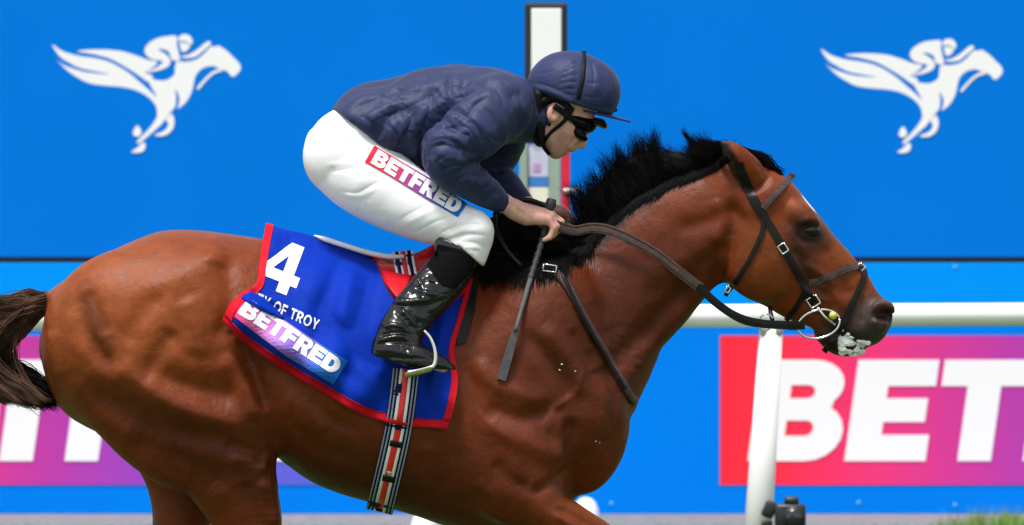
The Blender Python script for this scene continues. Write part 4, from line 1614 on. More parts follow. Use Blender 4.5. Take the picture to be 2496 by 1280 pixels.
fold = np.zeros_like(CY)
fold += .034 * gbump(690, 846, 190, 36, 33)             # padded sponsor band standing off the flank
fold -= .014 * gbump(650, 742, 120, 9, 30)             # the crease above it
fold += .016 * gbump(600, 745, 50, 26, 30)
fold += .010 * gbump(850, 700, 22, 120, 12)
fold -= .009 * gbump(890, 760, 16, 150, 14)
fold += .008 * gbump(760, 700, 26, 110, 20)
fold -= .007 * gbump(800, 720, 14, 110, 18)
fold += .010 * gbump(820, 860, 110, 22, 38)
fold -= .010 * gbump(870, 840, 120, 18, 42)
fold += .010 * gbump(1070, 860, 16, 120, 8)
fold -= .008 * gbump(1040, 900, 14, 100, 10)
fold += .012 * gbump(660, 600, 26, 70, 10)
fold -= .008 * gbump(700, 580, 14, 50, 30)
fold += .006 * np.sin(uu * 34 + vv * 6) * np.clip(vv * 2 - .9, 0, 1)
CY0 = drape(CS, HB, 0.0, True, 0)
CY = CY - fold * 1.9 * np.clip(vv * 6, 0, 1)
CY[:, 2:] = np.minimum(CY[:, 2:], CY0[:, 2:] - 0.006)
for _ in range(2):
    CY[1:-1, 1:-1] = (CY[1:-1, 1:-1] * 2 + CY[:-2, 1:-1] + CY[2:, 1:-1] + CY[1:-1, :-2] + CY[1:-1, 2:]) / 6
number_cloth = empty('number_cloth', (P(850, 0).x, 0, P(0, 1046).z), 'blue saddle cloth with red edging and white number four under the saddle', 'saddle cloth')
V, F, CA, CN = patch_mesh(CS, CY, 0.004)
obj_np('cloth', V, F, M['cloth_blue'], number_cloth)
CLV, CLF = V, F
CB = join_bvh((V, F))
# red binding along the three free edges
nrow = CA.shape[1]


def strip_of(A, N, lift, thick=0.002):
    B0 = A - N * 0.001
    B1 = A + N * lift
    nu, nv = A.shape[:2]
    V = np.concatenate([B1.reshape(-1, 3), B0.reshape(-1, 3)])
    idx = np.arange(nu * nv).reshape(nu, nv); m = nu * nv
    q = np.stack([idx[:-1, :-1], idx[1:, :-1], idx[1:, 1:], idx[:-1, 1:]], -1).reshape(-1, 4)
    Fs = [q, q[:, ::-1] + m]
    for e in (idx[0], idx[-1], idx[:, 0], idx[:, -1]):
        Fs.append(np.stack([e[:-1], e[1:], e[1:] + m, e[:-1] + m], 1))
    return V, np.concatenate(Fs)


for (a, lift) in ((np.s_[:, -5:], .004), (np.s_[:5, :-4], .0035), (np.s_[-4:, :-4], .0035), (np.s_[:, :5], .004)):
    V, F = strip_of(CA[a], CN[a], lift)
    obj_np('red_binding', V, F, M['cloth_red'], number_cloth)


def on_surface(bvh, lift, guess=-0.28):
    def f(px, py):
        h_ = hit(bvh, px, py, guess)
        if h_ is None:
            return P(px, py, guess), Vector((0, -1, 0))
        n_ = h_[1]
        if n_.y > 0:
            n_ = -n_
        return h_[0] + n_ * lift, n_
    return f


def frame_map(o, xv, yv):
    """map (x along text, y up) units to picture pixels"""
    return lambda a, b: (o[0] + a * xv[0] + b * yv[0], o[1] + a * xv[1] + b * yv[1])


def printed(name, loops, fm, bvh, lift, m, parent, cell=7.0, guess=-0.28, depth=0.0006):
    lp = [[fm(a, b) for a, b in l] for l in loops]
    return plate(name, lp, on_surface(bvh, lift, guess), m, parent, depth=depth, cell=cell)


# big white 4
w_, o_, h_l = glyph('4')
printed('digit', o_ + h_l, frame_map((626, 692), (92, 37), (44, -116)), CB, .0015, M['cloth_white'], number_cloth, 8)
# horse's name line under the number
letters, tw = text_loops('CITY OF TROY', 0.0, 0.12, thin_glyph, 0.4)
fm = frame_map((598, 728), (174 / tw, 78 / tw), (8, -25))
for ch, lp in letters:
    printed('letter', lp, fm, CB, .0015, M['cloth_white'], number_cloth, 6)
# rolled fold of the cloth lying over the start of the name
V, F = ribbon(CB, [(594, 716), (616, 728), (640, 742), (664, 758), (690, 774)], 26, .001, .011, 6, False, widths=[26, 30, 30, 22, 5])
obj_np('fold', V, F, M['cloth_blue'], number_cloth)
# sponsor band
CSTOPS = [(0.0, srgb(238, 60, 120)), (0.15, srgb(216, 96, 160)), (0.38, srgb(176, 120, 200)), (0.6, srgb(120, 100, 196)), (0.8, srgb(40, 100, 190)), (1.0, srgb(20, 104, 196))]
band = [[(598, 722), (846, 880), (812, 936), (700, 868), (572, 772)]]
bandm = ramp_mat('band_ramp', P(585, 745, -.3), P(830, 905, -.3), CSTOPS, 0.5)
plate('sponsor_band', band, on_surface(CB, .0016), bandm, number_cloth, depth=.0008, cell=8)
letters, tw = text_loops('BETFRED', 0.10, 0.04)
fm = frame_map((580, 764), (232 / tw, 151 / tw), (21, -37))
for ch, lp in letters:
    printed('letter', lp, fm, CB, .0032, M['cloth_white'], number_cloth, 7)

# ---- saddle: pad, seat and red flaps on top of the cloth
saddle = empty('racing_saddle', (P(950, 0).x, 0, P(0, 760).z), 'small red racing saddle strapped over the blue saddle cloth', 'saddle')
# white-piped cantle edge
W = np.array([tuple(P(a, b, y)) for a, b, y in ((766, 574, -.012), (800, 586, -.03), (850, 602, -.045), (900, 617, -.05), (950, 626, -.05), (985, 625, -.045))])
tube_obj('cantle_piping', [(catmull(W, 6), np.interp(np.linspace(0, 1, 31), [0, .15, .8, 1], [.002, .0075, .0075, .005]))], M['cloth_white'], saddle)
SB1 = CB
# red flap
f_top = [(790, 578), (850, 600), (915, 622), (960, 627), (1010, 618), (1062, 594), (1104, 586)]
f_bot = [(796, 590), (866, 618), (914, 640), (940, 700), (972, 734), (1010, 728), (1120, 712)]
S = coons(f_top, f_bot, [(790, 578), (796, 586)], [(1104, 586), (1150, 650), (1120, 712)], 70, 30)
Y = drape(S, SB1, 0.009, True, 4)
V, F, SA, SN = patch_mesh(S, Y, 0.006)
obj_np('flap', V, F, M['saddle_red'], saddle)
SB2 = join_bvh((CLV, CLF), (V, F))
V, F = strip_of(SA[:, -2:], SN[:, -2:], .0025)
obj_np('flap_edge', V, F, M['leather_black'], saddle)
# pointed lower tab of the flap
plate('tab', [[(932, 664), (1002, 676), (972, 736), (950, 708)]], on_surface(SB2, .004), M['saddle_red'], saddle, depth=.003, cell=9)
# forward red panel showing in front of the boot
plate('front_panel', [[(1070, 742), (1120, 700), (1140, 690), (1136, 712), (1100, 742)]], on_surface(CB, .004), M['saddle_red'], saddle, depth=.003, cell=9)
# wither pad peeping out in front of the cloth
plate('wither_pad', [[(1146, 664), (1166, 690), (1158, 760), (1134, 838), (1112, 842), (1116, 790), (1140, 730)]], on_surface(HB, .004), M['leather_black'], saddle, depth=.006, cell=12)


# ---- striped elastic webbing: surcingle over the saddle, girth under the belly
def webbing(root, name, bvh, path, width, lift, mirror=True, n=10, stripes=None):
    V, F = ribbon(bvh, path, width, lift, .003, n, mirror)
    obj_np(name, V, F, M['cloth_navy'], root)
    pts = catmull(path, 3)
    tan = np.gradient(pts, axis=0); tan /= np.linalg.norm(tan, axis=1)[:, None]
    nor = np.stack([-tan[:, 1], tan[:, 0]], 1)
    for off, wd, mm in stripes or ((0.0, .22, 'web_red'), (-.17, .11, 'cloth_white'), (.17, .11, 'cloth_white'), (-.33, .06, 'web_grey'), (.33, .06, 'web_grey'), (-.455, .05, 'web_grey'), (.455, .05, 'web_grey')):
        V, F = ribbon(bvh, pts + nor * width * off, width * wd, lift + .0035, .0008, 4, mirror)
        obj_np('stripe', V, F, M[mm], root)


M['web_red'] = mat('web_red', srgb(236, 40, 36), 0.45, var=(200, .1))
M['web_grey'] = mat('web_grey', (0.30, 0.33, 0.40), 0.6, var=(300, 0.4))
webbing(saddle, 'surcingle', SB2, [(982, 612), (984, 630), (988, 652), (992, 672)], 50, .004, stripes=((0, .2, 'web_red'), (-.16, .10, 'cloth_white'), (.16, .10, 'cloth_white'), (-.44, .12, 'cloth_white'), (.44, .12, 'cloth_white')))
girth = empty('girth', (P(955, 0).x, 0, P(0, 1245).z), 'striped red white and navy elastic girth round the horse belly', 'girth')
CHB = join_bvh((CLV, CLF), (HV, HF))
webbing(girth, 'web', CHB, [(990, 900), (980, 985), (968, 1060), (950, 1140), (932, 1215), (924, 1248)], 66, .006)
for (px_, py_) in ((965, 1083), (947, 1168)):
    V, F = ribbon(CHB, [(px_ - 15, py_ - 3), (px_, py_), (px_ + 15, py_ + 3)], 15, .0095, .004, 4)
    obj_np('keeper', V, F, M['leather_black'], girth)
V, F = ribbon(CHB, [(949, 1150), (947, 1162)], 12, .0095, .003, 4)
obj_np('buckle_tongue', V, F, M['silver'], girth)

# ---- stirrup hanging against the cloth
YS = -0.365
st = [(1034, 806), (1048, 822), (1058, 845), (1062, 870), (1058, 890), (1046, 897), (1020, 904), (994, 908)]
W = np.array([tuple(P(a, b, YS - .02)) for a, b in st])
iron = tube_obj('stirrup_iron', [(catmull(W, 6), np.interp(np.linspace(0, 1, 43), [0, .5, 1], [.003, .0048, .005]))], M['white_plastic'], saddle)
bm = bmesh.new()
a, b = P(988, 914, YS), P(1052, 898, YS)
c = (a + b) / 2
L = (b - a).length
add_box(bm, (c.x - L / 2, YS - .035, c.z - .008), (c.x + L / 2, YS + .055, c.z + .006), .003, Matrix.Rotation(math.radians(-14), 3, 'Y'))
M['tread'] = mat('tread', (0.10, 0.14, 0.02), 0.6, var=(60, .3))
obj_bm('stirrup_tread', bm, M['tread'], iron, True)
V, F = ribbon(CB, [(1030, 690), (1032, 750), (1032, 812)], 20, .012, .004, 6)
obj_np('stirrup_leather', V, F, M['leather_black'], saddle)

# ================================================================== bridle and reins
bridle = empty('bridle', (P(1950, 0).x, 0, P(0, 850).z), 'black leather bridle with silver buckles and bit on the horse head', 'bridle')


def strap(name, path, width, m='leather_black', lift=.003, thick=.004, mirror=True, bvh=None, parent=None, **kw):
    V, F = ribbon(bvh or HB, path, width, lift, thick, 8, mirror, **kw)
    if mirror:
        return two_parts(name, V, F, M[m], parent or bridle)
    return obj_np(name, V, F, M[m], parent or bridle, False)


strap('headpiece', [(1800, 398), (1812, 430), (1826, 462), (1840, 492), (1862, 528)], 22)
strap('cheekpiece', [(1856, 516), (1884, 560), (1908, 602), (1930, 640), (1948, 672), (1966, 706), (1984, 742)], 17)
strap('browband', [(1860, 508), (1884, 480), (1906, 456), (1926, 434), (1934, 424)], 16, 'leather_brown', lift=.006)
strap('throatlash', [(1862, 530), (1856, 570), (1832, 622), (1808, 664), (1790, 692), (1774, 712), (1768, 722)], 11)
strap('noseband', [(1972, 690), (1990, 688), (2020, 676), (2052, 660), (2088, 648), (2104, 642)], 17, 'leather_brown', lift=.004)
strap('flash_strap', [(2100, 648), (2108, 672), (2094, 706), (2074, 748), (2056, 786), (2036, 820), (2020, 842)], 15, lift=.005)
strap('strap_end', [(2030, 828), (2020, 842), (2008, 858)], 15, mirror=False, lift=.012)
strap('curb_strap', [(1968, 690), (1958, 720), (1940, 750), (1916, 782)], 13)


def buckle(px_, py_, w, h, ang, parent=bridle, bvh=HB, lift=.010, m='silver'):
    a = math.radians(ang)
    cs = []
    for (u, v) in ((-w, -h), (w, -h), (w, h), (-w, h), (-w, -h)):
        cs.append((px_ + u * math.cos(a) - v * math.sin(a), py_ + u * math.sin(a) + v * math.cos(a)))
    h_ = hit(bvh, px_, py_, -.08)
    y0 = (h_[0].y if h_ else -.05) - lift
    pts = []
    for p0, p1 in zip(cs[:-1], cs[1:]):
        for t in (0, .33, .66):
            pts.append(tuple(P(p0[0] + (p1[0] - p0[0]) * t, p0[1] + (p1[1] - p0[1]) * t, y0)))
    pts.append(pts[0])
    return tube_obj('buckle', [(np.array(pts), .0024)], M[m], parent)


buckle(1909, 606, 11, 9, 57)
buckle(1983, 735, 12, 13, 57)
buckle(2098, 652, 8, 8, 40)
buckle(1774, 706, 5, 7, 30)
# bit ring, rubber ball and bit cheek
ring_c = (1994, 792)


def ring(name, cx, cy, rx, ry, r, y, m, ang=0, parent=bridle):
    pts = []
    for k in range(37):
        t = k * math.pi / 18
        u, v = rx * math.cos(t), ry * math.sin(t)
        a = math.radians(ang)
        pts.append(tuple(P(cx + u * math.cos(a) - v * math.sin(a), cy + u * math.sin(a) + v * math.cos(a), y)))
    return tube_obj(name, [(np.array(pts), r)], M[m], parent)


yb_ = hit(HB, 2010, 770, -.08)[0].y - .016
ring('bit_ring', 1996, 790, 52, 34, .0036, yb_, 'silver', -14)
ring('martingale_ring', 1866, 786, 17, 21, .0028, -.08, 'silver', 20)
tube_obj('bit_cheek', [(np.array([tuple(P(1990, 746, yb_)), tuple(P(2010, 772, yb_ - .004)), tuple(P(2036, 792, yb_))]), .004)], M['silver'], bridle)
bm = bmesh.new()
r = bmesh.ops.create_uvsphere(bm, u_segments=16, v_segments=10, radius=.0115)
c = P(2031, 769, yb_ - .006)
for v in r['verts']:
    v.co += c
M['ball'] = mat('ball', srgb(196, 204, 96), 0.4)
obj_bm('bit_ball', bm, M['ball'], bridle, True)
tube_obj('lip_strap', [(np.array([tuple(P(1876, 748, -.06)), tuple(P(1880, 770, -.075)), tuple(P(1884, 786, -.08))]), .006)], M['leather_black'], bridle)
# reins: rubber grips from the hand, then plain leather to the bit
rein_path = [(1352, 548), (1400, 562), (1440, 556), (1480, 560), (1530, 580), (1600, 619), (1652, 660), (1708, 703)]
ysn = [-.11, -.10, -.10, -.115, -.125, -.125, -.12, -.105]
V, F = ribbon(None, rein_path, 25, 0, .004, 10, False, ys=ysn)
obj_np('rein_grip', V, F, M['rein_rubber'], bridle, False)
for off in (-.33, .33):
    V, F = ribbon(None, [(a_, b_ + off * 25) for a_, b_ in rein_path], 1.6, .0046, .0006, 10, False, ys=ysn)
    obj_np('stitching', V, F, M['leather_black'], bridle, False)
V, F = ribbon(None, [(1700, 697), (1755, 746), (1806, 776), (1862, 789), (1919, 792), (1962, 794)], 20, 0, .005, 8, False, ys=[-.106, -.10, -.095, -.088, -.085, yb_])
obj_np('rein', V, F, M['leather_black'], bridle, False)
V, F = ribbon(None, [(1352, 545), (1400, 556), (1480, 566), (1600, 625), (1708, 706), (1806, 779), (1919, 795), (1962, 794)], 18, 0, .005, 8, False, ys=[.10, .10, .12, .125, .11, .095, .085, .07])
obj_np('rein', V, F, M['leather_black'], bridle)
# slack of the reins looping over the hand
lp_ = np.array([tuple(P(a, b, y)) for a, b, y in ((1206, 520, -.06), (1240, 494, -.05), (1285, 488, -.04), (1330, 504, -.035), (1376, 540, -.04), (1420, 570, -.06))])
tube_obj('rein_slack', [(catmull(lp_, 6), .0075)], M['leather_black'], bridle)
lp_ = np.array([tuple(P(a, b, y)) for a, b, y in ((1206, 520, -.075), (1210, 560, -.10), (1236, 610, -.13), (1272, 650, -.15))])
tube_obj('rein_slack', [(catmull(lp_, 6), .006)], M['leather_black'], bridle)

# neck strap down the shoulder
neck_strap = empty('neck_strap', (P(1450, 0).x, 0, P(0, 985).z), 'thin dark leather neck strap running from the mane down the horse chest', 'strap')
V, F = ribbon(HB, [(1300, 618), (1352, 660), (1386, 700), (1424, 770), (1466, 842), (1508, 915), (1540, 968), (1552, 982)], 19, .004, .005, 8, True)
obj_np('strap', V, F, M['leather_brown'], neck_strap)
V, F = ribbon(HB, [(1372, 668), (1400, 730), (1440, 806), (1486, 884), (1526, 948)], 9, .010, .004, 8, False)
obj_np('strap_keeper', V, F, M['leather_black'], neck_strap)
buckle(1340, 654, 16, 8, 8, neck_strap, HB, .02)

# foam on the lips and flecks thrown back on the shoulder
M['foam'] = mat('foam', (0.80, 0.81, 0.80), 0.35, bump=(220, 0.003, 4), var=(80, 0.12), sss=0.2)
ff = Field((P(2000, 0).x, -.075, P(0, 890).z), (P(2140, 0).x, .03, P(0, 790).z), .0022)
rf = random.Random(5)
for (cx, cy, sx, sy, n_) in ((2052, 826, 9, 14, 16), (2080, 832, 16, 5, 12), (2070, 858, 20, 4, 10), (2098, 838, 9, 6, 6), (2094, 855, 9, 4, 6)):
    for _ in range(n_):
        px_, py_ = rf.gauss(cx, sx * .8), rf.gauss(cy, sy * .8)
        h_ = hit(HB, px_, py_, -.05)
        if h_:
            ff.ell((px_, py_, h_[0].y), (rf.uniform(5, 10), rf.uniform(.003, .006), rf.uniform(3, 7)), rf.uniform(-60, 60), .004)
fv, fF = ff.mesh()
fv = fv + normals(fv, fF) * (0.0012 * fbm(fv, 600, 3, 2))[:, None]
obj_np('mouth_foam', fv, fF, M['foam'], horse)
for (cx, cy) in ((1370, 888), (1364, 902), (1402, 905), (1452, 1076), (1461, 1079), (2010, 852)):
    h_ = hit(HB, cx, cy, -.2)
    if not h_:
        continue
    bm = bmesh.new()
    r = bmesh.ops.create_icosphere(bm, subdivisions=2, radius=rf.uniform(.0016, .0034))
    for v in r['verts']:
        v.co = Vector((v.co.x * 1.3, v.co.y * .5, v.co.z * .8)) * rf.uniform(.6, 1.3) + h_[0]
    obj_bm('foam_fleck', bm, M['foam'], horse, True)
# ================================================================== the rider
M['skin'] = mat('skin', (0.66, 0.36, 0.28), 0.5, spec=0.35, sss=0.12, var=(60, 0.14), attr='skin', bump=[(300, 0.0008, 3)])
M['silk'] = mat('silk', (0.025, 0.034, 0.092), 0.52, spec=0.22, sheen=0.04, sheen_tint=(.7, .78, 1), var=(12, 0.08), bump=[(1200, 0.0002, 1)], crease=[(4, 0.002, (1, .7, 1.7))])
M['silk_cap'] = mat('silk_cap', (0.028, 0.037, 0.100), 0.5, spec=0.18, sheen=0.04, sheen_tint=(.75, .8, 1), var=(12, 0.06), bump=[(30, 0.0015, 3), (1200, 0.0002, 1)])
M['breech'] = mat('breech', (0.87, 0.87, 0.885), 0.5, spec=0.2, bump=[(700, 0.0002, 1)], crease=[(6, 0.0012, (1.6, .7, 1))])
M['boot'] = mat('boot', (0.003, 0.003, 0.0035), 0.2, spec=0.5, coat=0.1, crease=[(14, 0.005, (1, .7, 1.4))])
M['boot_cloth'] = mat('boot_cloth', (0.004, 0.004, 0.0045), 0.85, spec=0.05, bump=(300, 0.0008, 2))
M['black_strap'] = mat('black_strap', (0.005, 0.0055, 0.006), 0.55, spec=0.15)
M['lens'] = mat('lens', (0.003, 0.003, 0.004), 0.3, spec=0.15)
M['ear_in'] = M['skin']

person = empty('person', (P(980, 0, -.33).x, 0, P(0, 905, -.33).z), 'rider in navy silks, white breeches and navy helmet crouched over the horse', 'person')

# ---------------------------------------------------------------- continuous body (mostly under the clothes)
bf = Field((P(730, 0).x, -.44, P(0, 935).z), (P(1450, 0).x, .44, P(0, 120).z), .0036)
bf.chain([(850, 375, 88, 0, .145), (905, 325, 78, 0, .125), (980, 300, 84, 0, .135), (1070, 284, 92, 0, .15), (1160, 270, 84, 0, .165), (1225, 268, 62, 0, .15)], .04)
for s_ in (-1, 1):
    bf.cap([(850, 390, .085 * s_, .075), (965, 473, .130 * s_, .062), (1116, 550, .185 * s_, .034)], .02)
    bf.cap([(1116, 555, .187 * s_, .032), (1086, 672, .236 * s_, .036), (1010, 758, .288 * s_, .032), (968, 830, .326 * s_, .030)], .01)
    bf.cap([(960, 850, .335 * s_, .028), (1020, 868, .337 * s_, .024), (1080, 896, .335 * s_, .014)], .01)
# neck and head
bf.cap([(1215, 270, 0, .07), (1290, 275, 0, .058), (1345, 280, 0, .055)], .03)
bf.ell((1392, 222, 0), (98, .073, 82), -15, .02)
bf.chain([(1372, 262, 60, 0, .068), (1382, 300, 50, 0, .064), (1372, 334, 40, 0, .054), (1362, 356, 28, 0, .042), (1354, 370, 15, 0, .026)], .018)
bf.chain([(1336, 300, 26, 0, .062), (1338, 335, 20, 0, .056), (1350, 366, 14, 0, .036)], .015)          # jaw
bf.chain([(1420, 292, 22, 0, .05), (1408, 320, 20, 0, .044), (1396, 346, 14, 0, .034)], .015)            # cheeks / front of the face
bf.cap([(1424, 306, 0, .008), (1426, 330, 0, .0095), (1418, 353, 0, .0125)], .008)                        # nose
bf.ell((1408, 356, -.013), (9, .008, 8), 0, .006, both=True)
bf.chain([(1396, 361, 9, 0, .020), (1386, 366, 7, 0, .016)], .006)                                        # upper lip
bf.chain([(1377, 372, 7, 0, .017), (1370, 374, 6, 0, .015)], .005)                                        # lower lip
bf.ell((1354, 377, 0), (11, .016, 9), -20, .01)                                                           # chin
bf.ell((1382, 369, -.012), (14, .020, 1.6), -28, .002, 's', both=True)
# ears
for s_ in (-1, 1):
    bf.ell((1350, 274, .071 * s_), (17, .011, 25), -16, .006)
    bf.ell((1354, 276, .083 * s_), (9, .008, 15), -16, .003, 's')
# near arm (right) and hand
bf.cap([(1222, 275, -.16, .055), (1100, 388, -.235, .038), (1160, 446, -.20, .031), (1216, 487, -.16, .0265), (1262, 516, -.128, .0255)], .02)
bf.cap([(1255, 511, -.132, .026), (1284, 524, -.118, .027)], .012)


def hand(s_, dx, dy, y0):
    """fist closed on the reins: palm block, four curled fingers, thumb along the inside"""
    T = lambda px_, py_, y, r: (px_ + dx, py_ + dy, y0 + s_ * y, r)
    bf.cap([T(1278, 522, .002, .026), T(1312, 526, -.008, .025), T(1336, 528, -.012, .021)], .014)
    bf.cap([T(1284, 528, .022, .021), T(1316, 532, .022, .019), T(1334, 536, .020, .016)], .012)
    bf.cap([T(1286, 526, -.020, .022), T(1318, 524, -.028, .019), T(1342, 524, -.034, .016)], .012)
    rr = (.0100, .0105, .0102, .0088)
    for i in range(4):       # index (inside) ... little finger (towards the viewer)
        y = -.036 + .0205 * i
        k0 = (1344 - i * 3, 523 + i * 4)
        k1 = (1368 - i * 6, 541 + i * 5)
        k2 = (1358 - i * 6, 564 + i * 5)
        k3 = (1336 - i * 3, 570 + i * 5)
        r_ = rr[i]
        bf.cap([T(k0[0], k0[1], y, r_ * 1.15), T(k1[0], k1[1], y, r_), ], .005)
        bf.cap([T(k1[0], k1[1], y, r_), T(k2[0], k2[1], y, r_ * .92)], .003)
        bf.cap([T(k2[0], k2[1], y, r_ * .9), T(k3[0], k3[1], y, r_ * .78)], .003)
    bf.cap([T(1292, 530, -.034, .014), T(1320, 544, -.046, .0118), T(1346, 556, -.044, .0100)], .008)


HY = -.105
hand(-1, 0, 0, HY)
# far arm and hand
bf.cap([(1225, 275, .16, .055), (1185, 415, .215, .045), (1240, 470, .17, .036), (1290, 508, .13, .027)], .02)
bf.cap([(1285, 505, .132, .026), (1312, 516, .118, .027)], .012)
hand(1, 26, -10, .10)
BV, BF = bf.mesh()
del bf
BV = relax(BV, BF, 1, .4)
BV = sculpt(BV, BF, [
    (-2.5, 5, [(1404, 330), (1398, 348), (1402, 362)]), (-2, 4, [(1398, 345), (1388, 356), (1376, 366)]),
    (2.0, 9, [(1372, 318), (1390, 330)]), (-1.5, 7, [(1352, 330), (1358, 350)]),
    (-1.6, 4, [(1296, 516), (1320, 520), (1336, 522)]), (1.6, 4, [(1250, 500), (1285, 512), (1325, 516)]),
    (-2, 5, [(1236, 492), (1262, 512), (1284, 530)]),
])
if np.einsum('ij,ij->i', BV[BF[:, 0]], np.cross(BV[BF[:, 1]], BV[BF[:, 2]])).sum() < 0:
    BF = BF[:, ::-1].copy()
Q = to_px(BV)
col = np.tile(np.array((0.74, 0.41, 0.33)), (len(BV), 1))
mixc((0.62, 0.27, 0.21), .7 * blob(1418, 352, 16, 14, 0, .5))
mixc((0.60, 0.26, 0.20), .55 * blob(1384, 330, 20, 16, 0, .6))
mixc((0.70, 0.33, 0.28), .6 * blob(1350, 274, 22, 28, 0, .5))
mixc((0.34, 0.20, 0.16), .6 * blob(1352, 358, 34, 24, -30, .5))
mixc((0.45, 0.19, 0.16), .6 * blob(1382, 370, 12, 7, -28, .5))
mixc((0.50, 0.22, 0.17), .35 * (Q[:, 0] > 1325) * (Q[:, 1] > 500))
bmesh_ = mesh_np('body', BV, BF)
ca = bmesh_.color_attributes.new('skin', 'FLOAT_COLOR', 'POINT')
ca.data.foreach_set('color', np.concatenate([col, np.ones((len(col), 1))], 1).astype(np.float32).ravel())
link('body', bmesh_, M['skin'], person)
# stubble / lips tint would be guesswork at this size; hair shows under the helmet
print('rider verts', len(BV))


def cloth_mesh(name, f, m, strokes, amp=0.0, freq=30, seed=1, parent=person, it=1, wrinkle=None, slack=None, start=None):
    V, F = f.mesh()
    V = relax(V, F, it, .4)
    if np.einsum('ij,ij->i', V[F[:, 0]], np.cross(V[F[:, 1]], V[F[:, 2]])).sum() < 0:
        F = F[:, ::-1].copy()
    if slack:
        V = slack_cloth(V, F, slack(V), seed=seed, start=start(V) if start else None)
        V, F = subdivide(V, F)
    V = sculpt(V, F, strokes, sharp=True)
    if amp:
        N = normals(V, F)
        a = 1 - np.abs(fbm(V, freq, seed, 3)) * 2.2
        V = V + N * (amp * a)[:, None]
    if wrinkle:
        N = normals(V, F)
        V = V + N * (wrinkle[0] * (creases(V, seed + 40, wrinkle[1], (1, .8, 1.5)) + .6 * creases(V, seed + 70, wrinkle[1] * 2.1, (1.4, .8, .9))))[:, None]
    o = obj_np(name, V, F, m, parent)
    return o, V, F


# ---------------------------------------------------------------- silks
jf = Field((P(795, 0).x, -.36, P(0, 530).z), (P(1345, 0).x, .36, P(0, 145).z), .0072)
jf.chain([(868, 292, 62, 0, .165), (905, 298, 92, 0, .172), (975, 302, 112, 0, .180), (1050, 287, 120, 0, .188), (1140, 268, 106, 0, .196), (1205, 262, 94, 0, .195), (1240, 268, 66, 0, .16)], .05)
jf.chain([(1236, 262, 62, 0, .13), (1282, 276, 62, 0, .082), (1306, 282, 56, 0, .072)], .04)            # collar
jf.half((800, 258), (1060, 440), .010, 1)
# near sleeve
jf.cap([(1216, 262, -.155, .092), (1160, 315, -.215, .080), (1096, 368, -.245, .066)], .03, n=3)
jf.cap([(1094, 372, -.245, .064), (1090, 402, -.24, .056), (1130, 430, -.222, .052), (1180, 466, -.185, .040), (1206, 484, -.168, .033), (1216, 491, -.160, .030)], .025, n=3)
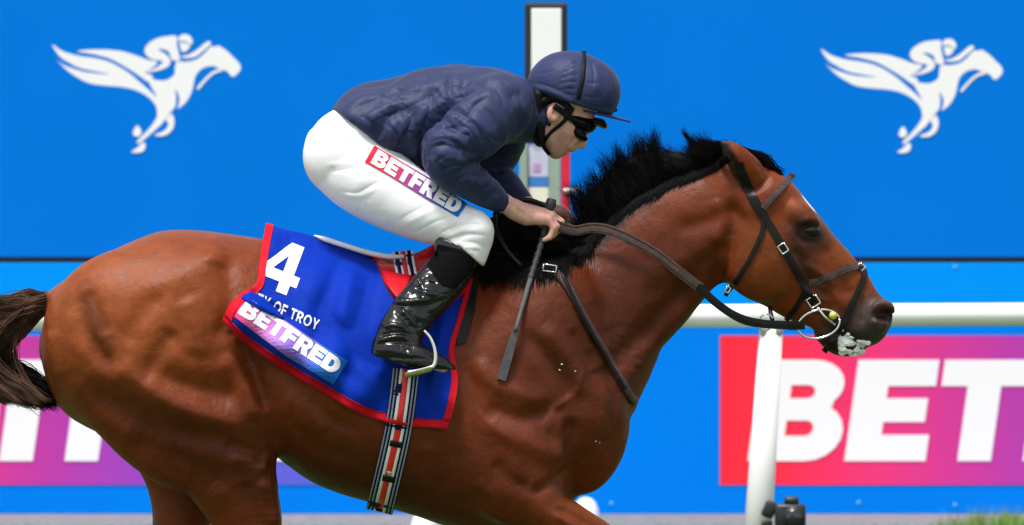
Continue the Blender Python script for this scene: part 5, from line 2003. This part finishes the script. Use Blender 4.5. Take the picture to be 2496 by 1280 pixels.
# far sleeve
jf.cap([(1220, 266, .155, .088), (1215, 340, .20, .074), (1196, 415, .215, .060), (1236, 462, .178, .045), (1272, 494, .146, .032)], .025, n=3)
jacket_strokes = [
    # shoulder seam, armpit and sleeve folds
    (-8, 6, [(1094, 170), (1098, 215), (1100, 250), (1096, 282)]),
    (6, 9, [(1110, 175), (1114, 220), (1112, 262)]),
    (-9, 7, [(1190, 235), (1160, 255), (1140, 282), (1120, 300)]),
    (8, 10, [(1205, 225), (1168, 236), (1140, 262)]),
    (-10, 6, [(1128, 296), (1152, 300), (1172, 325), (1178, 352)]),
    (-8, 5, [(1112, 306), (1140, 312), (1158, 338), (1164, 360)]),
    (9, 8, [(1120, 288), (1160, 296), (1184, 322), (1186, 350)]),
    (-14, 9, [(1046, 362), (1080, 352), (1120, 362), (1156, 378)]),
    (9, 10, [(1044, 340), (1080, 328), (1120, 338), (1150, 356)]),
    (-9, 7, [(1056, 330), (1090, 312), (1120, 318)]),
    (8, 11, [(1048, 392), (1090, 384), (1130, 398)]),
    (-9, 7, [(1070, 420), (1110, 404), (1150, 410)]),
    (-8, 6, [(1100, 452), (1130, 430), (1164, 420), (1180, 432)]),
    (7, 8, [(1120, 452), (1150, 442), (1182, 448)]),
    (-7, 5, [(1150, 476), (1172, 460), (1196, 456)]),
    (-6, 5, [(1176, 494), (1194, 480), (1212, 466)]),
    (6, 5, [(1190, 504), (1208, 488), (1224, 474)]),
    # trunk: gathers towards the waist
    (-24, 17, [(1010, 258), (1000, 300), (985, 345), (960, 372)]),
    (11, 15, [(1040, 250), (1022, 300), (1004, 350)]),
    (-10, 10, [(980, 262), (950, 285), (930, 320), (915, 345)]),
    (9, 13, [(960, 240), (925, 262), (900, 300)]),
    (-7, 7, [(935, 250), (900, 268), (876, 290)]),
    (6, 8, [(900, 232), (868, 248), (850, 266)]),
    (-6, 6, [(1000, 215), (960, 225), (910, 245), (870, 262)]),
    (-8, 7, [(1040, 205), (1052, 240), (1042, 280), (1030, 320)]),
    (7, 9, [(1062, 200), (1074, 240), (1066, 285)]),
    (-6, 6, [(1120, 215), (1150, 205), (1185, 215)]),
    (6, 8, [(1130, 200), (1165, 190), (1205, 200)]),
    (-6, 6, [(1260, 215), (1272, 250), (1270, 290), (1262, 320)]),
    (5, 6, [(1272, 215), (1284, 252), (1282, 290)]),
    (-6, 5, [(1240, 230), (1256, 262), (1254, 300)]),
    (-20, 12, [(1034, 330), (1024, 370), (1034, 415)]),
    (-5, 5, [(1046, 176), (1050, 190), (1040, 205)]),
    (-6, 5, [(935, 300), (960, 318), (978, 350), (985, 380)]),
    (-9, 5, [(1012, 300), (1030, 330), (1034, 366)]), (8, 9, [(995, 330), (1010, 360), (1012, 392)]),
    (-5, 4, [(880, 282), (905, 300), (918, 326)]),
    (-8, 4, [(1098, 262), (1080, 285), (1066, 310)]), (-6, 4, [(1104, 240), (1130, 236), (1160, 222)]),
    (-6, 4, [(1064, 215), (1072, 236), (1094, 248)]), (-5, 4, [(960, 215), (990, 225), (1030, 222)]),
    (-5, 4, [(930, 225), (960, 240), (1000, 244)]), (-6, 4, [(1052, 345), (1074, 338), (1098, 344), (1118, 352)]),
    (-6, 4, [(1060, 398), (1085, 380), (1112, 380)]), (-5, 4, [(1110, 466), (1130, 448), (1150, 444)]),
    (-5, 3.5, [(1165, 488), (1186, 474), (1204, 468)]), (-5, 4, [(1222, 200), (1240, 214), (1252, 240)]),
    (-5, 4, [(1206, 214), (1222, 236), (1228, 262)]), (-5, 4, [(1180, 262), (1200, 282), (1210, 310)]),
    (-6, 6, [(1190, 330), (1215, 345), (1250, 340)]),
    (-6, 6, [(1210, 380), (1235, 392), (1262, 385)]),
    (-6, 6, [(1205, 415), (1230, 430), (1256, 428)]),
]


def silk_slack(V):
    """spare cloth: most round the waist and inside the elbow, little over the stretched back"""
    q = to_px(V)
    g = lambda cx, cy, rx, ry: np.exp(-((q[:, 0] - cx) / rx) ** 2 - ((q[:, 1] - cy) / ry) ** 2)
    ex = .035 + .12 * g(960, 310, 90, 70) + .11 * g(1090, 380, 70, 60) + .10 * g(1120, 300, 60, 50) + .08 * g(1170, 450, 50, 45) + .07 * g(1100, 230, 60, 50) + .06 * g(1260, 260, 40, 60)
    edge = np.clip((q[:, 0] - 818) / 30, 0, 1) * np.clip((np.hypot(q[:, 0] - 1216, q[:, 1] - 491) - 14) / 20, 0, 1)
    return 1.8 * ex * edge


def silk_start(V):
    """first hint of the folds: running down and back on the trunk, across the limb on the sleeves"""
    q = to_px(V)

    def along(dx, dy, freq, sd):
        d = np.array((dx, 0, -dy), float); d /= np.linalg.norm(d)
        s = V @ d
        W = V - 0.72 * s[:, None] * d
        return fbm(W, freq, sd, 2)
    d_up, _ = poly_dist(q, np.array([(1200, 280), (1096, 372)], float))
    d_fo, _ = poly_dist(q, np.array([(1100, 400), (1214, 489)], float))
    w_up = np.clip((62 - d_up) / 25, 0, 1) * (V[:, 1] < -.12)
    w_fo = np.clip((55 - d_fo) / 20, 0, 1) * (V[:, 1] < -.12) * (1 - w_up)
    tr = along(-.85, .5, 95, 31)
    return .020 * (tr * (1 - w_up - w_fo) + along(.67, .74, 110, 32) * w_up + along(-.6, .8, 125, 33) * w_fo) * np.clip(silk_slack(V) / .06, 0, 1)


jacket, JV, JF = cloth_mesh('silks', jf, M['silk'], [(a_ * (.45 if a_ > 0 else .65), w_ * (1.3 if a_ > 0 else 1.0), p_) for a_, w_, p_ in jacket_strokes], 0, 20, 21, slack=silk_slack, start=silk_start)
JB = bvh_of(JV, JF)

# ---------------------------------------------------------------- breeches
pf = Field((P(725, 0).x, -.30, P(0, 665).z), (P(1225, 0).x, .30, P(0, 240).z), .0058)
pf.chain([(846, 372, 106, 0, .158), (872, 328, 82, 0, .158), (888, 300, 66, 0, .152)], .03)
for s_ in (-1, 1):
    pf.chain([(836, 384, 96, .085 * s_, .092), (888, 426, 99, .105 * s_, .095), (958, 472, 90, .130 * s_, .090), (1035, 515, 75, .158 * s_, .078), (1105, 547, 60, .180 * s_, .066), (1146, 566, 53, .190 * s_, .062)], .03)
    pf.chain([(1146, 566, 52, .190 * s_, .062), (1142, 600, 52, .198 * s_, .062), (1128, 644, 50, .206 * s_, .060)], .02)
pf.half((1050, 608), (1124, 598), .006, 1, -.2, 1000, 1120)
pf.half((1118, 596), (1172, 646), .006, 1, -.2, 1118)
breech_strokes = [
    (-4, 4, [(830, 466), (870, 470), (905, 452), (930, 440)]),
    (3.5, 7, [(838, 474), (880, 478), (920, 458)]),
    (-3.5, 6, [(800, 420), (850, 412), (900, 398)]),
    (3, 7, [(790, 404), (850, 396), (900, 384)]),
    (-3, 6, [(780, 360), (830, 350), (880, 352)]),
    (-3, 5, [(960, 545), (1000, 520), (1040, 500), (1070, 480)]),
    (3, 7, [(980, 552), (1030, 524), (1080, 500)]),
    (-4, 5, [(1010, 570), (1050, 546), (1090, 530), (1130, 520)]),
    (-5, 5, [(1070, 572), (1100, 556), (1140, 546), (1180, 548)]),
    (4, 6, [(1080, 584), (1120, 566), (1170, 560)]),
    (-5, 5, [(1070, 592), (1110, 578), (1150, 572), (1190, 574)]),
    (-4, 4, [(1120, 592), (1150, 590), (1182, 600)]),
    (4, 5, [(1130, 602), (1160, 604), (1180, 614)]),
    (-3, 4, [(1150, 612), (1166, 610), (1184, 604)]),
    (-3, 5, [(1100, 520), (1130, 512), (1160, 524)]),
    (-3, 6, [(880, 345), (905, 375), (920, 400)]),
]


def breech_slack(V):
    q = to_px(V)
    g = lambda cx, cy, rx, ry: np.exp(-((q[:, 0] - cx) / rx) ** 2 - ((q[:, 1] - cy) / ry) ** 2)
    return .006 + .20 * g(1135, 565, 60, 45) + .08 * g(900, 455, 60, 40) + .05 * g(1020, 545, 60, 30) + .03 * g(820, 350, 50, 50)


def breech_start(V):
    d = np.array((.83, 0, .55)); s = V @ d            # wrinkles run up and across the thigh
    return .010 * fbm(V - .75 * s[:, None] * d, 120, 51, 2) * np.clip(breech_slack(V) / .06, 0, 1)


breeches, PV, PF = cloth_mesh('breeches', pf, M['breech'], [(a_ * .5, w_, p_) for a_, w_, p_ in breech_strokes], 0, 24, 4, it=3, slack=breech_slack, start=breech_start)
PB = bvh_of(PV, PF)
# printed band along the thigh
TST = [(0.0, srgb(206, 24, 44)), (0.2, srgb(206, 40, 70)), (0.45, srgb(150, 60, 130)), (0.65, srgb(100, 66, 150)), (0.85, srgb(30, 96, 176)), (1.0, srgb(16, 108, 192))]
bandm2 = ramp_mat('thigh_ramp', P(903, 378, -.2), P(1128, 512, -.2), TST, 0.45)
plate('thigh_band', [[(912, 356), (975, 394), (1060, 444), (1140, 496), (1116, 530), (1036, 484), (950, 430), (889, 396)]], on_surface(PB, .0022, -.2), bandm2, breeches, depth=.0008, cell=8)
letters, tw = text_loops('BETFRED', 0.05, 0.05)
fm = frame_map((903, 398), (209 / tw, 126 / tw), (16, -33))
for ch, lp in letters:
    printed('letter', lp, fm, PB, .0038, M['cloth_white'], breeches, 7, -.2)
# waistband skin-tone strip is part of the breeches hem
V, F = ribbon(PB, [(812, 262), (830, 272), (852, 284)], 10, .004, .003, 6)
obj_np('waist_elastic', V, F, M['leather_brown'], breeches)

# ---------------------------------------------------------------- boots
for s_ in (-1, 1):
    kf = Field((P(880, 0, -.35).x, min(.14 * s_, .40 * s_), P(0, 935, -.35).z), (P(1185, 0, -.2).x, max(.14 * s_, .40 * s_), P(0, 550, -.2).z), .0033)
    kf.chain([(1120, 598, 60, .202 * s_, .050), (1116, 628, 54, .212 * s_, .052), (1086, 672, 56, .238 * s_, .052), (1048, 716, 56, .265 * s_, .052), (1010, 758, 54, .292 * s_, .050), (978, 806, 54, .318 * s_, .046), (962, 842, 52, .332 * s_, .044)], .02)
    kf.chain([(944, 858, 36, .336 * s_, .040), (985, 862, 36, .338 * s_, .040), (1030, 874, 30, .338 * s_, .042), (1072, 892, 24, .336 * s_, .036), (1094, 902, 18, .332 * s_, .026)], .02)
    kf.half((890, 889), (1000, 895), .003, 1, .335 * s_)
    kf.half((1000, 894), (1120, 932), .003, 1, .335 * s_)
    kf.half((1190, 636), (1050, 564), .004, 1, .21 * s_)
    bs = [
        (-7, 6, [(952, 744), (1000, 746), (1045, 744), (1084, 730)]), (6, 6, [(946, 734), (1000, 735), (1050, 730)]),
        (-6, 5, [(960, 756), (985, 780), (1004, 806)]), (6, 5, [(975, 752), (1000, 776), (1016, 800)]),
        (-6, 5, [(996, 756), (1014, 778), (1022, 796)]),
        (-6, 5, [(918, 822), (950, 812), (985, 812), (1010, 818)]), (6, 5, [(920, 832), (955, 822), (990, 822)]),
        (-6, 5, [(912, 842), (945, 834), (985, 834), (1012, 838)]), (5, 5, [(930, 800), (960, 792), (990, 800)]),
        (-6, 6, [(1020, 690), (1045, 680), (1070, 690)]), (6, 7, [(1000, 700), (1030, 712), (1066, 720)]),
        (-4, 5, [(1010, 668), (1030, 700), (1026, 730)]), (3, 4, [(906, 876), (950, 880), (1010, 882), (1046, 886)]),
        (-3, 3, [(906, 868), (950, 872), (1010, 874), (1046, 878)]), (3, 4, [(980, 850), (984, 875)]),
    ]
    bo, KV, KF = cloth_mesh('boot', kf, M['boot'], bs, .0009, 60, 8)
    if s_ < 0:
        KB = bvh_of(KV, KF)
        # matt cloth gaiter over the top of the boot
        plate('gaiter', [[(1070, 596), (1096, 602), (1124, 610), (1156, 634), (1150, 660), (1108, 704), (1080, 698), (1064, 680), (1042, 650)]],
              on_surface(KB, .002, -.28), M['boot_cloth'], bo, depth=.002, cell=9)
        tube_obj('boot_stud', [(np.array([tuple(P(994, 858, hit(KB, 994, 858, -.37)[0].y - .002)), tuple(P(994, 858, hit(KB, 994, 858, -.37)[0].y - .005))]), .0045)], M['silver'], bo)
        bm = bmesh.new()
    sy = .336 * s_

# ---------------------------------------------------------------- helmet, cap cover, goggles
kf = Field((P(1270, 0).x, -.125, P(0, 305).z), (P(1530, 0).x, .125, P(0, 105).z), .0033)
kf.ell((1394, 224, 0), (112, .102, 99), -17, .01)
kf.ell((1450, 222, 0), (56, .085, 62), -30, .03)
kf.half((1286, 220), (1352, 240), .008, 1)
kf.half((1340, 238), (1412, 272), .008, 1)
kf.half((1400, 270), (1520, 288), .008, 1)
hs_ = [
    (-4.5, 7, [(1424, 128), (1425, 150), (1422, 184), (1414, 222), (1404, 262)]), (3.0, 12, [(1396, 140), (1392, 180), (1386, 220)]), (3, 12, [(1452, 150), (1456, 190), (1448, 230)]),
    (-2.4, 3, [(1440, 150), (1448, 180), (1444, 215)]), (-2.2, 3, [(1412, 150), (1398, 156), (1380, 168)]), (-2, 3, [(1412, 232), (1396, 232), (1378, 226)]), (-2, 3, [(1428, 200), (1446, 204), (1460, 200)]), (-2, 3, [(1424, 232), (1444, 238), (1466, 236)]),
    (-2, 3, [(1486, 180), (1494, 210), (1496, 240)]), (-1.8, 3, [(1306, 180), (1330, 178), (1352, 170)]),
    (-2.6, 3.5, [(1372, 178), (1392, 168), (1408, 164)]), (-2.6, 3.5, [(1366, 192), (1390, 184), (1410, 182)]), (-2.6, 3.5, [(1362, 206), (1388, 200), (1408, 200)]),
    (-2.2, 3.5, [(1366, 220), (1388, 216), (1405, 218)]), (-2.4, 4, [(1290, 200), (1330, 208), (1372, 226), (1400, 244)]),
    (3, 6, [(1294, 212), (1336, 222), (1378, 240), (1400, 256)]),
    (-1.8, 3, [(1470, 160), (1474, 200), (1470, 240)]), (-2, 3.5, [(1404, 246), (1440, 258), (1474, 262), (1500, 258)]),
    (2.5, 5, [(1404, 258), (1440, 270), (1474, 274), (1500, 270)]),
    (1.5, 5, [(1470, 178), (1480, 196)]),
]
helmet, EV, EF = cloth_mesh('helmet', kf, M['silk_cap'], hs_, .0008, 40, 9)
EB = bvh_of(EV, EF)
# elastic band over the crown
ring_pts = [(1424, 124), (1425, 150), (1422, 184), (1414, 222), (1404, 262)]
V, F = ribbon(EB, ring_pts, 9, .001, .0025, 8, True)
obj_np('elastic_band', V, F, M['black_strap'], helmet)
# peak
bm = bmesh.new()
rows = []
for i, t in enumerate(np.linspace(0, 1, 9)):
    row = []
    for j, s in enumerate(np.linspace(-1, 1, 15)):
        ext = math.sqrt(max(0, 1 - (s * .96) ** 2))
        px_ = 1478 - 78 * (1 - ext) + t * 60 * ext
        py_ = 276 - 12 * (1 - ext) + t * 19 * ext
        row.append((px_, py_, s * (.080 - .012 * t)))
    rows.append(row)
top = [[bm.verts.new(P(*c)) for c in r] for r in rows]
bot = [[bm.verts.new(P(*c) + Vector((0, 0, -.005))) for c in r] for r in rows]
for i in range(8):
    for j in range(14):
        bm.faces.new((top[i][j], top[i + 1][j], top[i + 1][j + 1], top[i][j + 1]))
        bm.faces.new((bot[i][j], bot[i][j + 1], bot[i + 1][j + 1], bot[i + 1][j]))
for j in range(14):
    bm.faces.new((top[8][j], bot[8][j], bot[8][j + 1], top[8][j + 1]))
    bm.faces.new((top[0][j], top[0][j + 1], bot[0][j + 1], bot[0][j]))
for i in range(8):
    bm.faces.new((top[i][0], bot[i][0], bot[i + 1][0], top[i + 1][0]))
    bm.faces.new((top[i][14], top[i + 1][14], bot[i + 1][14], bot[i][14]))
obj_bm('peak', bm, M['silk_cap'], helmet, True)
for (a, b, r_) in ((1500, 268, .006), (1418, 130, .005)):
    bm = bmesh.new()
    r = bmesh.ops.create_uvsphere(bm, u_segments=12, v_segments=8, radius=r_)
    for v in r['verts']:
        v.co = v.co + P(a, b, -.004)
    obj_bm('button', bm, M['black_strap'], helmet, True)
BB = bvh_of(BV, BF)
# harness straps: behind the ear, under the chin
AB = join_bvh((BV, BF), (EV, EF))
for nm, pth, w_ in (('harness_strap', [(1398, 262), (1386, 284), (1366, 304), (1340, 326), (1322, 352)], 9), ('harness_strap', [(1306, 232), (1312, 270), (1316, 310), (1318, 352)], 16),
                    ('chin_strap', [(1318, 340), (1326, 360), (1340, 378)], 9), ('harness_strap', [(1330, 238), (1324, 262), (1326, 290), (1342, 306)], 9), ('harness_strap', [(1376, 250), (1384, 270), (1380, 292)], 14)):
    V, F = ribbon(BB, pth, w_, .003, .004, 8, True)
    two_parts(nm, V, F, M['black_strap'], helmet)
# short dark hair and padded neck guard under the rim
kf = Field((P(1270, 0).x, -.12, P(0, 385).z), (P(1415, 0).x, .12, P(0, 195).z), .0036)
kf.chain([(1312, 232, 26, 0, .082), (1308, 268, 26, 0, .080), (1312, 310, 24, 0, .074), (1318, 342, 16, 0, .064)], .02)
cloth_mesh('neck_guard', kf, M['black_strap'], [(-4, 5, [(1300, 250), (1304, 300), (1310, 340)])], .0015, 60, 3, helmet)
kf = Field((P(1280, 0).x, -.115, P(0, 330).z), (P(1420, 0).x, .115, P(0, 205).z), .0036)
kf.chain([(1318, 250, 24, 0, .078), (1340, 240, 20, 0, .079), (1366, 248, 20, 0, .079), (1388, 264, 18, 0, .076), (1384, 286, 12, 0, .071)], .012)
cloth_mesh('hair', kf, M['black_strap'], [], .0012, 120, 13)
# goggles: strap, frame, dark lens
gf = Field((P(1375, 0).x, -.10, P(0, 350).z), (P(1490, 0).x, .10, P(0, 270).z), .0026)
gf.chain([(1396, 290, 18, 0, .073), (1414, 300, 25, 0, .070), (1430, 304, 23, 0, .058), (1438, 306, 17, 0, .04)], .008)
gf.ell((1412, 326, -.032), (26, .03, 13), -40, .008, both=True)
gf.ell((1440, 322, 0), (10, .010, 16), -20, .006, 's')
goggles, OV, OF = cloth_mesh('goggles', gf, M['lens'], [], 0, 1, 1)
# raised spare lens under the peak
gf = Field((P(1440, 0).x, -.09, P(0, 330).z), (P(1500, 0).x, .09, P(0, 280).z), .0028)
gf.chain([(1448, 296, 10, 0, .070), (1464, 300, 11, 0, .060), (1473, 306, 9, 0, .045)], .006)
cloth_mesh('spare_goggles', gf, M['lens'], [], 0, 1, 1)
V, F = ribbon(AB, [(1350, 258), (1376, 276), (1400, 296)], 15, .006, .003, 6, True)
two_parts('goggle_strap', V, F, M['black_strap'], goggles)

# ---------------------------------------------------------------- whip in the near hand
whip = empty('whip', P(1221, 932, -.14), 'grey ribbed riding whip held in the rider hand against the horse shoulder', 'whip')
M['whip_grey'] = mat('whip_grey', (0.10, 0.10, 0.105), 0.5, spec=0.2, var=(40, .2))
M['whip_grip'] = mat('whip_grip', (0.028, 0.028, 0.03), 0.6)
ys = hit(HB, 1240, 880, -.2)[0].y


def wpt(t):
    """point on the whip axis, t = 0 at the knob"""
    keys = [(0, 1343, 494, -.090), (.2, 1324, 578, -.112), (.42, 1294, 676, -.19), (.7, 1258, 800, ys - .022), (1, 1222, 926, ys - .016)]
    k = np.array(keys)
    return tuple(P(*[float(np.interp(t, k[:, 0], k[:, i])) for i in (1, 2, 3)]))


pts = [wpt(t) for t in np.linspace(.05, .44, 40)]
rad = np.full(40, .0085)
rad += .0011 * np.sign(np.sin(np.arange(40) * 1.57 + .5))
tube_obj('grip', [(np.array(pts), rad)], M['whip_grip'], whip)
tube_obj('shaft', [(np.array([wpt(t) for t in np.linspace(.43, .72, 12)]), np.linspace(.0075, .0055, 12))], M['whip_grey'], whip)
kn = np.array([wpt(-0.0), wpt(.012), wpt(.03), wpt(.06)])
kn[0] = np.array(P(1345, 486, -.088))
tube_obj('knob', [(kn, np.array([.013, .0155, .0125, .009]))], M['whip_grip'], whip)
a0, a1 = np.array(wpt(.68)), np.array(wpt(1.0))
V, F = [], []
for t in np.linspace(0, 1, 10):
    c = a0 + (a1 - a0) * t
    w_ = np.interp(t, [0, .15, .6, 1], [.006, .009, .0125, .0125])
    d = np.array((.97, 0, -.27))
    n_ = np.array((0, -1.0, 0))
    th = .0045
    V += [c - d * w_ + n_ * th, c + d * w_ + n_ * th, c + d * w_ - n_ * th, c - d * w_ - n_ * th]
for i in range(9):
    for j in range(4):
        F.append((i * 4 + j, i * 4 + 4 + j, i * 4 + 4 + (j + 1) % 4, i * 4 + (j + 1) % 4))
F += [(3, 2, 1, 0), (36, 37, 38, 39)]
obj_py('flap', V, F, M['whip_grey'], whip)
